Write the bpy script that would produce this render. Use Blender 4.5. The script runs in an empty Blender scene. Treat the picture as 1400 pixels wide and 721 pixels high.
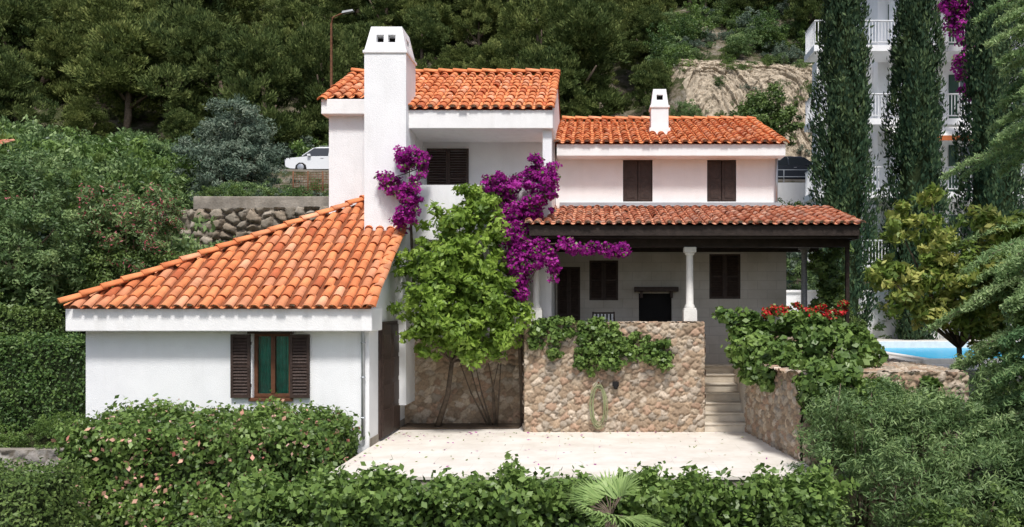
import bpy, math, numpy as np
from mathutils import Vector, Matrix
S=bpy.context.scene
COL=S.collection
R=np.random.default_rng(7)
# ------------------------------------------------------------ materials
def nt(name):
    m=bpy.data.materials.new(name); m.use_nodes=True
    t=m.node_tree; b=t.nodes['Principled BSDF']; return m,t,b
def mat(name,c,rough=.8,var=.15,scale=4,bump=.0,bscale=60,spec=.3,metal=0,stain=0,bdist=.02):
    m,t,b=nt(name); N=t.nodes; L=t.links
    b.inputs['Roughness'].default_value=rough; b.inputs['Metallic'].default_value=metal
    b.inputs['Specular IOR Level'].default_value=spec
    tc=N.new('ShaderNodeTexCoord')
    n=N.new('ShaderNodeTexNoise'); n.inputs['Scale'].default_value=scale; n.inputs['Detail'].default_value=6
    L.new(tc.outputs['Object'],n.inputs['Vector'])
    r=N.new('ShaderNodeValToRGB'); L.new(n.outputs['Fac'],r.inputs['Fac'])
    r.color_ramp.elements[0].position=.3; r.color_ramp.elements[1].position=.7
    r.color_ramp.elements[0].color=[x*(1-var) for x in c]+[1]
    r.color_ramp.elements[1].color=[min(1,x*(1+var)) for x in c]+[1]
    out=r.outputs['Color']
    if stain>0:
        mp=N.new('ShaderNodeMapping'); mp.inputs['Scale'].default_value=(2.5,2.5,.35)
        L.new(tc.outputs['Object'],mp.inputs['Vector'])
        n2=N.new('ShaderNodeTexNoise'); n2.inputs['Scale'].default_value=2.2; n2.inputs['Detail'].default_value=8
        L.new(mp.outputs['Vector'],n2.inputs['Vector'])
        r2=N.new('ShaderNodeValToRGB'); r2.color_ramp.elements[0].position=.52; r2.color_ramp.elements[1].position=.8
        L.new(n2.outputs['Fac'],r2.inputs['Fac'])
        mx=N.new('ShaderNodeMixRGB'); mx.inputs['Color2'].default_value=(c[0]*.62,c[1]*.6,c[2]*.55,1)
        ml=N.new('ShaderNodeMath'); ml.operation='MULTIPLY'; ml.inputs[1].default_value=stain
        L.new(r2.outputs['Color'],ml.inputs[0]); L.new(ml.outputs[0],mx.inputs['Fac']); L.new(out,mx.inputs['Color1']); out=mx.outputs['Color']
    L.new(out,b.inputs['Base Color'])
    if bump>0:
        n3=N.new('ShaderNodeTexNoise'); n3.inputs['Scale'].default_value=bscale; n3.inputs['Detail'].default_value=4
        L.new(tc.outputs['Object'],n3.inputs['Vector'])
        bp=N.new('ShaderNodeBump'); bp.inputs['Strength'].default_value=bump; bp.inputs['Distance'].default_value=bdist
        L.new(n3.outputs['Fac'],bp.inputs['Height']); L.new(bp.outputs['Normal'],b.inputs['Normal'])
    return m
def ramp_mat(name,cols,rough=.6,trans=.0,spec=.3,nscale=0,attr='v'):
    m,t,b=nt(name); N=t.nodes; L=t.links
    a=N.new('ShaderNodeAttribute'); a.attribute_name=attr
    r=N.new('ShaderNodeValToRGB')
    while len(r.color_ramp.elements)<len(cols): r.color_ramp.elements.new(.5)
    for i,c in enumerate(cols):
        r.color_ramp.elements[i].position=i/(len(cols)-1); r.color_ramp.elements[i].color=list(c)+[1]
    L.new(a.outputs['Fac'],r.inputs['Fac']); out=r.outputs['Color']
    if nscale:
        tc=N.new('ShaderNodeTexCoord'); n=N.new('ShaderNodeTexNoise'); n.inputs['Scale'].default_value=nscale; n.inputs['Detail'].default_value=6
        L.new(tc.outputs['Object'],n.inputs['Vector'])
        r2=N.new('ShaderNodeValToRGB'); r2.color_ramp.elements[0].position=.3; r2.color_ramp.elements[1].position=.65
        r2.color_ramp.elements[0].color=(.74,.72,.72,1); r2.color_ramp.elements[1].color=(1,1,1,1)
        L.new(n.outputs['Fac'],r2.inputs['Fac'])
        mx=N.new('ShaderNodeMixRGB'); mx.blend_type='MULTIPLY'; mx.inputs['Fac'].default_value=1
        L.new(out,mx.inputs['Color1']); L.new(r2.outputs['Color'],mx.inputs['Color2']); out=mx.outputs['Color']
    L.new(out,b.inputs['Base Color'])
    b.inputs['Roughness'].default_value=rough; b.inputs['Specular IOR Level'].default_value=spec
    if trans>0:
        tr=N.new('ShaderNodeBsdfTranslucent'); L.new(out,tr.inputs['Color'])
        ms=N.new('ShaderNodeMixShader'); ms.inputs['Fac'].default_value=trans
        L.new(b.outputs['BSDF'],ms.inputs[1]); L.new(tr.outputs['BSDF'],ms.inputs[2])
        L.new(ms.outputs['Shader'],N['Material Output'].inputs['Surface'])
    return m
def colattr_mat(name,rough=.9,bump=.5,nscale=25,lo=.7):
    m,t,b=nt(name); N=t.nodes; L=t.links
    a=N.new('ShaderNodeAttribute'); a.attribute_name='Col'
    tc=N.new('ShaderNodeTexCoord'); n=N.new('ShaderNodeTexNoise'); n.inputs['Scale'].default_value=nscale; n.inputs['Detail'].default_value=8
    L.new(tc.outputs['Object'],n.inputs['Vector'])
    r2=N.new('ShaderNodeValToRGB'); r2.color_ramp.elements[0].position=.3; r2.color_ramp.elements[1].position=.7
    r2.color_ramp.elements[0].color=(lo,lo*.97,lo*.94,1); r2.color_ramp.elements[1].color=(1.0,1.0,1.0,1)
    L.new(n.outputs['Fac'],r2.inputs['Fac'])
    mx=N.new('ShaderNodeMixRGB'); mx.blend_type='MULTIPLY'; mx.inputs['Fac'].default_value=1
    L.new(a.outputs['Color'],mx.inputs['Color1']); L.new(r2.outputs['Color'],mx.inputs['Color2'])
    L.new(mx.outputs['Color'],b.inputs['Base Color']); b.inputs['Roughness'].default_value=rough
    b.inputs['Specular IOR Level'].default_value=.2
    bp=N.new('ShaderNodeBump'); bp.inputs['Strength'].default_value=bump; bp.inputs['Distance'].default_value=.015
    L.new(n.outputs['Fac'],bp.inputs['Height']); L.new(bp.outputs['Normal'],b.inputs['Normal'])
    return m
STUCCO=mat('white_stucco',(.84,.845,.85),.9,.03,3,.5,70,.15,stain=.14)
STUCCO_W=mat('warm_stucco',(.84,.82,.805),.9,.03,3,.5,70,.15,stain=.16)
FASC=mat('fascia_white',(.84,.835,.825),.85,.03,5,.25,50,.15,stain=.25)
WOOD=mat('dark_wood',(.045,.028,.022),.55,.3,12,.4,30,.3)
BEAM=mat('beam_wood',(.03,.022,.018),.7,.3,9,.4,25,.2)
FRAME=mat('window_frame_wood',(.12,.05,.025),.5,.2,15,.2,30)
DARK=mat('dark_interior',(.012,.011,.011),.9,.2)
CURT=mat('green_curtain',(.02,.25,.17),.8,.2,8)
CONC=mat('old_concrete',(.27,.24,.20),.9,.3,2,.8,14,.2,stain=.7)
PIPE=mat('zinc_pipe',(.42,.44,.46),.45,.1,5,0,1,.4,.6)
COLM=mat('column_stone',(.70,.68,.64),.7,.08,8,.3,40)
COLD=mat('granite_column',(.22,.22,.22),.7,.25,40,.3,60)
BARK=mat('bark',(.13,.10,.075),.95,.35,14,.9,30,.1)
PAVE=mat('pale_paving',(.58,.55,.50),.85,.1,1.3,.3,40,.2,stain=.3)
STEP=mat('step_stone',(.62,.55,.45),.8,.12,6,.4,40)
SOIL=mat('soil',(.09,.065,.045),.95,.3,8,.8,30)
ASPH=mat('asphalt',(.055,.055,.055),.9,.2,10,.4,80)
TILE=ramp_mat('terracotta_tile',[(.58,.17,.075),(.76,.26,.105),(.84,.33,.14),(.70,.29,.15),(.88,.45,.26)],.85,0,.12,5)
TILE2=ramp_mat('weathered_tile',[(.52,.19,.11),(.68,.28,.16),(.74,.35,.21),(.58,.30,.21),(.78,.46,.32)],.85,0,.12,5)
MORT=mat('tile_mortar',(.5,.44,.38),.9,.2,20)
UNDER=mat('tile_underlay',(.22,.07,.03),.9,.2,10)
RUB=colattr_mat('rubble_stone')
G=1.42
def leafm(n,a,b,c,tr=.28,rough=.5,spec=.35,g=G):
    k=(1.04,1,1.3) if g==G else (1,1,1)
    return ramp_mat(n,[tuple(min(.9,x*g*w) for x,w in zip(q,k)) for q in(a,b,c)],rough,tr,spec)
L_CIT=leafm('citrus_leaf',(.065,.12,.015),(.14,.23,.025),(.24,.35,.05),.38,.42)
L_HEDGE=leafm('hedge_leaf',(.035,.065,.015),(.075,.125,.022),(.14,.20,.045),.25)
L_IVY=leafm('ivy_leaf',(.04,.08,.015),(.085,.145,.025),(.15,.23,.045),.25,.4)
L_DARKH=leafm('box_leaf',(.022,.05,.012),(.05,.10,.018),(.10,.16,.03),.2)
L_PINE=leafm('pine_needles',(.027,.046,.012),(.066,.096,.022),(.14,.175,.045),.25,.7,.1)
L_PINE2=leafm('pine_needles_light',(.042,.064,.015),(.095,.128,.028),(.19,.22,.055),.25,.7,.1)
L_OLIVE=leafm('olive_leaf',(.045,.075,.04),(.09,.13,.07),(.17,.21,.12),.15,.6,.2)
L_CYP=leafm('cypress_leaf',(.014,.032,.013),(.033,.062,.022),(.075,.11,.034),.15,.7,.15)
L_CED=leafm('cedar_needles',(.07,.14,.045),(.15,.235,.07),(.27,.36,.13),.35,.6,.2)
L_LOQ=leafm('magnolia_leaf',(.06,.11,.015),(.14,.20,.03),(.31,.32,.07),.33,.45)
L_OLEA=leafm('oleander_leaf',(.05,.095,.025),(.10,.165,.045),(.19,.27,.08),.3)
L_PALM=leafm('palm_leaf',(.09,.16,.03),(.16,.25,.06),(.26,.36,.10),.3)
F_BOUG=leafm('bougainvillea_bract',(.16,.008,.14),(.32,.018,.24),(.50,.06,.40),.35,.6,.1,1.1)
F_PINK=leafm('pink_flower',(.45,.05,.10),(.6,.12,.17),(.7,.3,.3),.3,g=1)
F_RED=leafm('red_flower',(.5,.01,.015),(.65,.02,.03),(.7,.05,.06),.2,g=1)
F_LANT=leafm('lantana_flower',(.6,.18,.15),(.7,.4,.28),(.75,.5,.45),.2,g=1)
PAINTW=mat('car_paint_white',(.75,.76,.78),.25,.01,1,0,1,.6)
PAINTD=mat('car_paint_dark',(.03,.035,.045),.2,.01,1,0,1,.7)
GLASSD=mat('tinted_glass',(.02,.025,.03),.08,.05,1,0,1,.8)
RUBBER=mat('tyre_rubber',(.02,.02,.02),.9)
ALLOY=mat('alloy',(.5,.5,.52),.35,.05,1,0,1,.5,.8)
RUST=mat('rusty_steel',(.16,.07,.035),.8,.35,10,.3,40)
def glass():
    m,t,b=nt('window_glass'); N=t.nodes;L=t.links
    g=N.new('ShaderNodeBsdfGlossy'); g.inputs['Roughness'].default_value=.03
    tr=N.new('ShaderNodeBsdfTransparent'); f=N.new('ShaderNodeFresnel'); f.inputs['IOR'].default_value=1.5
    ms=N.new('ShaderNodeMixShader'); L.new(f.outputs[0],ms.inputs[0]); L.new(tr.outputs[0],ms.inputs[1]); L.new(g.outputs[0],ms.inputs[2])
    L.new(ms.outputs[0],N['Material Output'].inputs['Surface']); return m
GLASS=glass()
def brickmat(name,c1,c2,mort,w,h,ms=.01,bump=.4,rough=.85,lo=(.72,.69,.64)):
    m,t,b=nt(name); N=t.nodes;L=t.links
    tc=N.new('ShaderNodeTexCoord'); mp=N.new('ShaderNodeMapping')
    L.new(tc.outputs['Object'],mp.inputs['Vector'])
    br=N.new('ShaderNodeTexBrick'); br.inputs['Scale'].default_value=1
    br.inputs['Color1'].default_value=list(c1)+[1]; br.inputs['Color2'].default_value=list(c2)+[1]; br.inputs['Mortar'].default_value=list(mort)+[1]
    br.inputs['Brick Width'].default_value=w; br.inputs['Row Height'].default_value=h; br.inputs['Mortar Size'].default_value=ms
    L.new(mp.outputs['Vector'],br.inputs['Vector'])
    n=N.new('ShaderNodeTexNoise'); n.inputs['Scale'].default_value=1.6; n.inputs['Detail'].default_value=9; n.inputs['Roughness'].default_value=.65
    L.new(tc.outputs['Object'],n.inputs['Vector'])
    r2=N.new('ShaderNodeValToRGB'); r2.color_ramp.elements[0].position=.3; r2.color_ramp.elements[1].position=.68
    r2.color_ramp.elements[0].color=lo+(1,); r2.color_ramp.elements[1].color=(1,1,1,1)
    L.new(n.outputs['Fac'],r2.inputs['Fac'])
    mx=N.new('ShaderNodeMixRGB'); mx.blend_type='MULTIPLY'; mx.inputs['Fac'].default_value=1
    L.new(br.outputs['Color'],mx.inputs['Color1']); L.new(r2.outputs['Color'],mx.inputs['Color2'])
    L.new(mx.outputs['Color'],b.inputs['Base Color']); b.inputs['Roughness'].default_value=rough
    return m,mp
TERR,_=brickmat('terrace_stone',(.77,.73,.67),(.75,.71,.65),(.67,.63,.57),1.25,.62,.006,lo=(.78,.75,.70))
BLOCK,bm_=brickmat('ashlar_block',(.60,.56,.51),(.54,.505,.46),(.46,.425,.39),.42,.2,.006)
bm_.inputs['Rotation'].default_value=(math.radians(-90),0,0)
def water():
    m,t,b=nt('pool_water'); b.inputs['Base Color'].default_value=(.05,.42,.68,1); b.inputs['Roughness'].default_value=.25; b.inputs['Specular IOR Level'].default_value=.08
    N=t.nodes; n3=N.new('ShaderNodeTexNoise'); n3.inputs['Scale'].default_value=3; bp=N.new('ShaderNodeBump'); bp.inputs['Strength'].default_value=.2; t.links.new(n3.outputs['Fac'],bp.inputs['Height']); t.links.new(bp.outputs['Normal'],b.inputs['Normal']); return m
WATER=water()
# ------------------------------------------------------------ mesh builders
def empty(name,loc=(0,0,0)):
    o=bpy.data.objects.new(name,None); o.location=loc; COL.objects.link(o); o.empty_display_size=.3; return o
def link(o,parent=None):
    COL.objects.link(o)
    if parent is not None:
        o.parent=parent; o.matrix_parent_inverse=Matrix.Translation(-parent.location)
    return o
class MB:
    def __init__(s): s.v=[];s.f=[];s.m=[];s.sm=[]
    def add(s,vs,fs,mi=0,sm=False):
        k=len(s.v); s.v+= [tuple(map(float,p)) for p in vs]; s.f+=[tuple(i+k for i in f) for f in fs]; s.m+=[mi]*len(fs); s.sm+=[sm]*len(fs)
    def box(s,x0,x1,y0,y1,z0,z1,mi=0):
        s.add([(x0,y0,z0),(x1,y0,z0),(x1,y1,z0),(x0,y1,z0),(x0,y0,z1),(x1,y0,z1),(x1,y1,z1),(x0,y1,z1)],
              [(0,3,2,1),(4,5,6,7),(0,1,5,4),(1,2,6,5),(2,3,7,6),(3,0,4,7)],mi)
    def prism(s,poly,a0,a1,axis,mi=0):
        n=len(poly)
        def P(p,a):
            if axis=='x': return (a,p[0],p[1])
            if axis=='y': return (p[0],a,p[1])
            return (p[0],p[1],a)
        s.add([P(p,a0) for p in poly]+[P(p,a1) for p in poly],
              [tuple(range(n)),tuple(range(2*n-1,n-1,-1))]+[(i,(i+1)%n,(i+1)%n+n,i+n) for i in range(n)],mi)
    def tube(s,pts,rad,seg=8,mi=0,cap=True):
        pts=[np.array(p,float) for p in pts]; n=len(pts)
        if not hasattr(rad,'__len__'): rad=[rad]*n
        vs=[];up=np.array([0.13,0.31,.94])
        for i in range(n):
            d=pts[min(i+1,n-1)]-pts[max(i-1,0)]; d/=np.linalg.norm(d)+1e-9
            ref=up if abs(d@up)<.95 else np.array([1.,0,0])
            a=np.cross(d,ref); a/=np.linalg.norm(a); b=np.cross(d,a)
            for k in range(seg):
                t=2*math.pi*k/seg; vs.append(pts[i]+rad[i]*(a*math.cos(t)+b*math.sin(t)))
        fs=[(i*seg+k,i*seg+(k+1)%seg,(i+1)*seg+(k+1)%seg,(i+1)*seg+k) for i in range(n-1) for k in range(seg)]
        if cap: fs+=[tuple(range(seg)),tuple((n-1)*seg+k for k in range(seg-1,-1,-1))]
        s.add(vs,fs,mi,True)
    def obj(s,name,mats,parent=None,bevel=0):
        me=bpy.data.meshes.new(name); me.from_pydata(s.v,[],s.f)
        for m in (mats if isinstance(mats,(list,tuple)) else [mats]): me.materials.append(m)
        me.polygons.foreach_set('material_index',s.m); me.polygons.foreach_set('use_smooth',s.sm); 
        import bmesh
        b=bmesh.new(); b.from_mesh(me); bmesh.ops.recalc_face_normals(b,faces=b.faces); b.to_mesh(me); b.free()
        me.update()
        o=bpy.data.objects.new(name,me); link(o,parent)
        if bevel:
            q=o.modifiers.new('bev','BEVEL'); q.width=bevel; q.segments=2; q.limit_method='ANGLE'; q.angle_limit=.7
        return o
def box(name,x0,x1,y0,y1,z0,z1,m,parent=None,bevel=0):
    b=MB(); b.box(x0,x1,y0,y1,z0,z1); return b.obj(name,m,parent,bevel)
def holed_wall(name,x0,x1,z0,z1,y0,y1,ops,m,parent):
    b=MB(); xs=sorted({x0,x1}|{o[0] for o in ops}|{o[1] for o in ops}); zs=sorted({z0,z1}|{o[2] for o in ops}|{o[3] for o in ops})
    for i in range(len(xs)-1):
        for j in range(len(zs)-1):
            cx=(xs[i]+xs[i+1])/2; cz=(zs[j]+zs[j+1])/2
            if any(o[0]<cx<o[1] and o[2]<cz<o[3] for o in ops): continue
            b.box(xs[i],xs[i+1],y0,y1,zs[j],zs[j+1])
    return b.obj(name,m,parent)
def quads_np(name,V,mats,mi=None,vals=None,parent=None,smooth=False,col=None,faces=None):
    me=bpy.data.meshes.new(name); nv=len(V)
    me.vertices.add(nv); me.vertices.foreach_set('co',np.ascontiguousarray(V,dtype=np.float32).ravel())
    if faces is None: faces=np.arange(nv).reshape(-1,4)
    nf=len(faces)
    me.loops.add(nf*4); me.loops.foreach_set('vertex_index',faces.ravel().astype(np.int32))
    me.polygons.add(nf); me.polygons.foreach_set('loop_start',np.arange(0,nf*4,4,dtype=np.int32))
    try: me.polygons.foreach_set('loop_total',np.full(nf,4,dtype=np.int32))
    except Exception: pass
    for m in mats: me.materials.append(m)
    if mi is not None: me.polygons.foreach_set('material_index',mi.astype(np.int32))
    me.polygons.foreach_set('use_smooth',np.full(nf,smooth))
    if vals is not None:
        a=me.attributes.new('v','FLOAT','POINT'); a.data.foreach_set('value',vals.astype(np.float32))
    if col is not None:
        a=me.attributes.new('Col','FLOAT_COLOR','POINT'); a.data.foreach_set('color',col.astype(np.float32).ravel())
    me.update(calc_edges=True); me.validate()
    if parent=='mesh': return me
    o=bpy.data.objects.new(name,me); link(o,parent); return o
def unit(a): return a/(np.linalg.norm(a,axis=-1,keepdims=True)+1e-9)
def leaves(name,C,O,size,aspect,mats,parent,frac=(1,),vals=None,along=None,spread=1.0,rng=R,ori=1.0):
    n=len(C); nrm=unit(O*ori+rng.normal(size=(n,3))*.7*spread)
    if along is None: d=unit(np.cross(nrm,rng.normal(size=(n,3))))
    else: d=unit(along+rng.normal(size=(n,3))*.35)
    w=unit(np.cross(nrm,d)); s=size*(.6+.8*rng.random((n,1)))
    V=np.stack([C-d*s*.5,C+w*s*aspect*.5-d*s*.05,C+d*s*.5,C-w*s*aspect*.5-d*s*.05],1).reshape(-1,3)
    if vals is None: vals=rng.random(n)
    vals=np.clip(vals,0,1)
    mi=rng.choice(len(frac),size=n,p=np.array(frac)/sum(frac))
    return quads_np(name,V,mats,mi,np.repeat(vals,4),parent)
def cloud(blobs,n,clump,nclump,rng=R,shell=.35):
    B=np.array([b[:3] for b in blobs],float); Rd=np.array([[b[3]]*3 if len(b)==4 else b[3:6] for b in blobs],float)
    w=(Rd[:,0]*Rd[:,1]+Rd[:,0]*Rd[:,2]+Rd[:,1]*Rd[:,2]); w/=w.sum()
    bi=rng.choice(len(B),size=nclump,p=w)
    dr=unit(rng.normal(size=(nclump,3)))
    CC=B[bi]+dr*Rd[bi]*(1-shell*rng.random((nclump,1))**1.5)
    cr=clump*(.6+.8*rng.random(nclump)); cv=.5+.22*rng.normal(size=nclump)
    ci=rng.integers(0,nclump,n)
    ld=unit(rng.normal(size=(n,3))); P=CC[ci]+ld*(cr[ci]*rng.random(n)**.45)[:,None]*np.array([1,1,.75])
    O=unit(dr[ci]*.8+ld*.7+np.array([0,0,.45]))
    v=cv[ci]+.16*rng.normal(size=n)
    return P,O,v
def plant(name,blobs,n,clump,nclump,size,aspect,mats,frac=(1,),base=None,trunk=None,rng=R,shell=.35,ground=False):
    b0=base if base is not None else (float(np.mean([b[0] for b in blobs])),float(np.mean([b[1] for b in blobs])),float(min(b[2] for b in blobs)))
    e=empty(name,b0)
    P,O,v=cloud(blobs,n,clump,nclump,rng,shell)
    leaves('foliage',P,O,size,aspect,mats,e,frac,v,rng=rng)
    m=MB()
    if trunk:
        r0,fork=trunk; b=np.array(b0,float); f=np.array(fork,float)
        mid=(b+f)/2+np.array([.06,.03,0])
        m.tube([b,mid,f],[r0,r0*.8,r0*.65],9)
        for bl in blobs:
            c=np.array(bl[:3],float); q=(f+c)/2+rng.normal(size=3)*.08
            m.tube([f,q,c,c+unit(c-f)*.3*bl[3]],[r0*.5,r0*.33,r0*.15,.008],6)
    elif ground:
        for bl in blobs:
            c=np.array(bl[:3],float)
            for _ in range(3): m.tube([(c[0]+rng.normal()*.1,c[1]+.1,b0[2]),c+rng.normal(size=3)*.15],[.02,.006],5)
    else:
        C=[np.array(b[:3],float) for b in blobs]
        for a,c in zip(C[:-1],C[1:]):
            if np.linalg.norm(a-c)<1.2: m.tube([a,(a+c)/2+rng.normal(size=3)*.03,c],[.012,.01,.008],5)
    if m.v: m.obj('stems',BARK,e)
    return e
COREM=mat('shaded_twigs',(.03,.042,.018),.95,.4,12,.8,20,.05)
def hedge(name,x0,x1,y0,y1,z0,z1,n,size,mats,frac=(1,),aspect=.55,lump=.06,rng=R):
    e=empty(name,((x0+x1)/2,(y0+y1)/2,z0))
    A=[(x1-x0)*(z1-z0),(x1-x0)*(z1-z0)*.3,(x1-x0)*(y1-y0),(y1-y0)*(z1-z0),(y1-y0)*(z1-z0)]
    A=np.array(A)/sum(A); fc=rng.choice(5,size=n,p=A)
    u=rng.random(n);w=rng.random(n)
    P=np.zeros((n,3));O=np.zeros((n,3))
    X=x0+(x1-x0)*u; 
    P[:,0]=np.where(fc<3,X,np.where(fc==3,x0,x1)); P[:,1]=np.where(fc==0,y0,np.where(fc==1,y1,y0+(y1-y0)*w))
    P[:,1]=np.where(fc>=3,y0+(y1-y0)*u,P[:,1]); P[:,2]=np.where(fc==2,z1,z0+(z1-z0)*w)
    O[fc==0]=(0,-1,.35);O[fc==1]=(0,1,.3);O[fc==2]=(0,0,1);O[fc==3]=(-1,0,.3);O[fc==4]=(1,0,.3)
    ph=rng.random(6)*6
    bulge=(np.sin(P[:,0]*3.1+ph[0])+np.sin(P[:,0]*7.3+ph[1]+P[:,2]*3)+np.sin(P[:,2]*6+ph[2]+P[:,1]*4)+np.sin(P[:,0]*13+P[:,2]*9+ph[3])*.6)*lump*.5
    P+=O*bulge[:,None]+O*(rng.normal(size=n)*lump*.7)[:,None]-O*lump*.6+rng.normal(size=(n,3))*.02
    v=.5+.12*np.sin(P[:,0]*5+ph[4])*np.sin(P[:,2]*7+ph[5])+.2*rng.normal(size=n)+bulge*1.2
    leaves('foliage',P,unit(O),size,aspect,mats,e,frac,v,spread=1.1,rng=rng)
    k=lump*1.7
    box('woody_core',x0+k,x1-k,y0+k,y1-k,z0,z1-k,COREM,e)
    return e
def tile_roof(name,O,U,V,ulen,vlen,inside,parent,mt=TILE,p=.215,c=.31,rng=R,ends=True):
    O=np.array(O,float);U=unit(np.array(U,float));V=unit(np.array(V,float));N=unit(np.cross(U,V))
    VV=[];FF=[];vals=[];mi=[]
    K=7
    nc=int(round(ulen/p)); p=ulen/nc; nr=int(math.ceil(vlen/c)); q_=p/.235
    def strip(u,v0,v1,r0,r1,h0,h1,flip,val,m=0,yaw=0):
        k=len(VV)
        for (v,r,h,s) in ((v0,r0,h0,0),(v1,r1,h1,yaw)):
            for q in range(K):
                a=math.pi*q/(K-1); z=math.sin(a)*r*.8*(-.75 if flip else 1)
                VV.append(O+U*(u+s+r*math.cos(a))+V*v+N*(h+z)); vals.append(val)
        for q in range(K-1): FF.append((k+q,k+q+1,k+K+q+1,k+K+q)); mi.append(m)
        if not flip:
            k2=len(VV)
            for q in range(K):
                a=math.pi*q/(K-1); rr=r0-.016
                VV.append(O+U*(u+rr*math.cos(a))+V*(v0+.001)+N*(h0+math.sin(a)*rr*.8)); vals.append(val*.8)
            for q in range(K-1): FF.append((k+q,k+q+1,k2+q+1,k2+q)); mi.append(m)
    for i in range(nc+1):
        cu=rng.normal()*.006
        for j in range(nr):
            v0=j*c; 
            val=float(np.clip(.5+.28*rng.normal(),0,1)); val2=float(np.clip(.4+.22*rng.normal(),0,1))
            u=i*p
            jit=rng.normal()*.007+cu; yaw=rng.normal()*.011; dh=rng.normal()*.005
            v1=min(v0+c+.05,vlen+.02)
            if inside(u,v0+c*.5): 
                strip(u+jit,v0-.02+rng.normal()*.010,v1,.088*q_,.072*q_,.042+dh,.022,False,val,0,yaw)
                if j==0 and ends:
                    k=len(VV); 
                    for q in range(K):
                        a=math.pi*q/(K-1); VV.append(O+U*(u+.074*q_*math.cos(a))+V*.03+N*(.042+.074*q_*.8*math.sin(a))); vals.append(.5)
                    for q in range(1,K-1,1): FF.append((k,k+q,k+q+1)); mi.append(1)
            if i<nc and inside(u+p/2,v0+c*.5): strip(u+p/2,v0,v1,.092*q_,.08*q_,.06,.04,True,val2,0)
    me=bpy.data.meshes.new(name)
    me.from_pydata([tuple(x) for x in VV],[],FF)
    for m in (mt,MORT): me.materials.append(m)
    me.polygons.foreach_set('material_index',mi); me.polygons.foreach_set('use_smooth',[True]*len(FF))
    a=me.attributes.new('v','FLOAT','POINT'); a.data.foreach_set('value',np.array(vals,dtype=np.float32))
    me.update(); o=bpy.data.objects.new(name,me); link(o,parent); return o
def ridge_tiles(name,A,B,parent,mt=TILE,r=.10,c=.34,rng=R):
    A=np.array(A,float);B=np.array(B,float);L=np.linalg.norm(B-A);D=(B-A)/L
    U=unit(np.cross(D,np.array([0,0,1.])));N=np.cross(U,D)
    VV=[];FF=[];vals=[];K=8
    n=int(L/c)+1
    for j in range(n):
        k=len(VV); val=float(np.clip(.5+.25*rng.normal(),0,1)); dh=rng.normal()*.006
        for (t,rr,h) in ((j*c-.02,r*1.05,.03+dh),(min((j+1)*c+.05,L+.05),r*.88,.005)):
            for q in range(K):
                a=math.pi*q/(K-1); VV.append(A+D*t+U*rr*math.cos(a)+N*(h+rr*.8*math.sin(a)-.03)); vals.append(val)
        for q in range(K-1): FF.append((k+q,k+q+1,k+K+q+1,k+K+q))
    me=bpy.data.meshes.new(name); me.from_pydata([tuple(x) for x in VV],[],FF); me.materials.append(mt)
    me.polygons.foreach_set('use_smooth',[True]*len(FF))
    a=me.attributes.new('v','FLOAT','POINT'); a.data.foreach_set('value',np.array(vals,dtype=np.float32))
    o=bpy.data.objects.new(name,me); link(o,parent)
    sm=o.modifiers.new('s','SOLIDIFY'); sm.thickness=.015; return o
TAN=[(.44,.33,.23),(.52,.42,.31),(.36,.27,.19),(.58,.49,.39),(.45,.31,.22),(.41,.35,.28)]
GREY=[(.37,.35,.32),(.30,.28,.26),(.44,.41,.37),(.34,.30,.25)]
def stone_face(name,P0,U,W,w,h,parent,cell=.15,res=.02,depth=.05,pal=TAN,mort=(.32,.25,.18),rng=R,mt=None):
    P0=np.array(P0,float);U=unit(np.array(U,float));W=unit(np.array(W,float));N=np.cross(U,W)
    nu=int(w/res)+1;nw=int(h/res)+1
    u,z=np.meshgrid(np.linspace(0,w,nu),np.linspace(0,h,nw))
    T=rng.random((61,61,3)); gu=np.floor(u/cell).astype(int); gz=np.floor(z/(cell*.8)).astype(int)
    F1=np.full(u.shape,9.);F2=np.full(u.shape,9.);ID=np.zeros(u.shape)
    wob=.012*np.sin(u*41+3*np.sin(z*29))+.01*np.sin(z*53+u*17)
    for a in range(-2,3):
        for b in range(-2,3):
            i=(gu+a)%61;j=(gz+b)%61
            sx=(gu+a+.5+(T[i,j,0]-.5)*.95)*cell; sz=(gz+b+.5+(T[i,j,1]-.5)*.95)*cell*.8
            d=np.sqrt((u+wob-sx)**2+((z+wob-sz)*1.15)**2)-.35*cell*(T[i,j,2]-.5)
            nw1=d<F1; F2=np.where(nw1,F1,np.minimum(F2,d)); ID=np.where(nw1,T[i,j,2]*7.77+T[i,j,0]*3.3,ID); F1=np.where(nw1,d,F1)
    e=np.clip((F2-F1)/(.38*cell),0,1); e=e*e*(3-2*e); rid=(ID*13.7)%1
    D=depth*e*(.55+.45*rid)+.006*np.sin(u*90+z*70)*e
    P=P0+u[...,None]*U+z[...,None]*W+D[...,None]*N
    pal=np.array(pal); c=pal[(rid*len(pal)).astype(int)%len(pal)]*(.82+.36*((ID*5.1)%1))[...,None]
    k=np.clip((F2-F1)/(.12*cell),0,1)[...,None]; c=np.array(mort)*(1-k)+c*k
    col=np.concatenate([c,np.ones(u.shape+(1,))],-1).reshape(-1,4)
    ii=np.arange(nu*nw).reshape(nw,nu); F=np.stack([ii[:-1,:-1],ii[:-1,1:],ii[1:,1:],ii[1:,:-1]],-1).reshape(-1,4)
    return quads_np(name,P.reshape(-1,3),[mt or RUB],None,None,parent,True,col,F)
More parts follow.
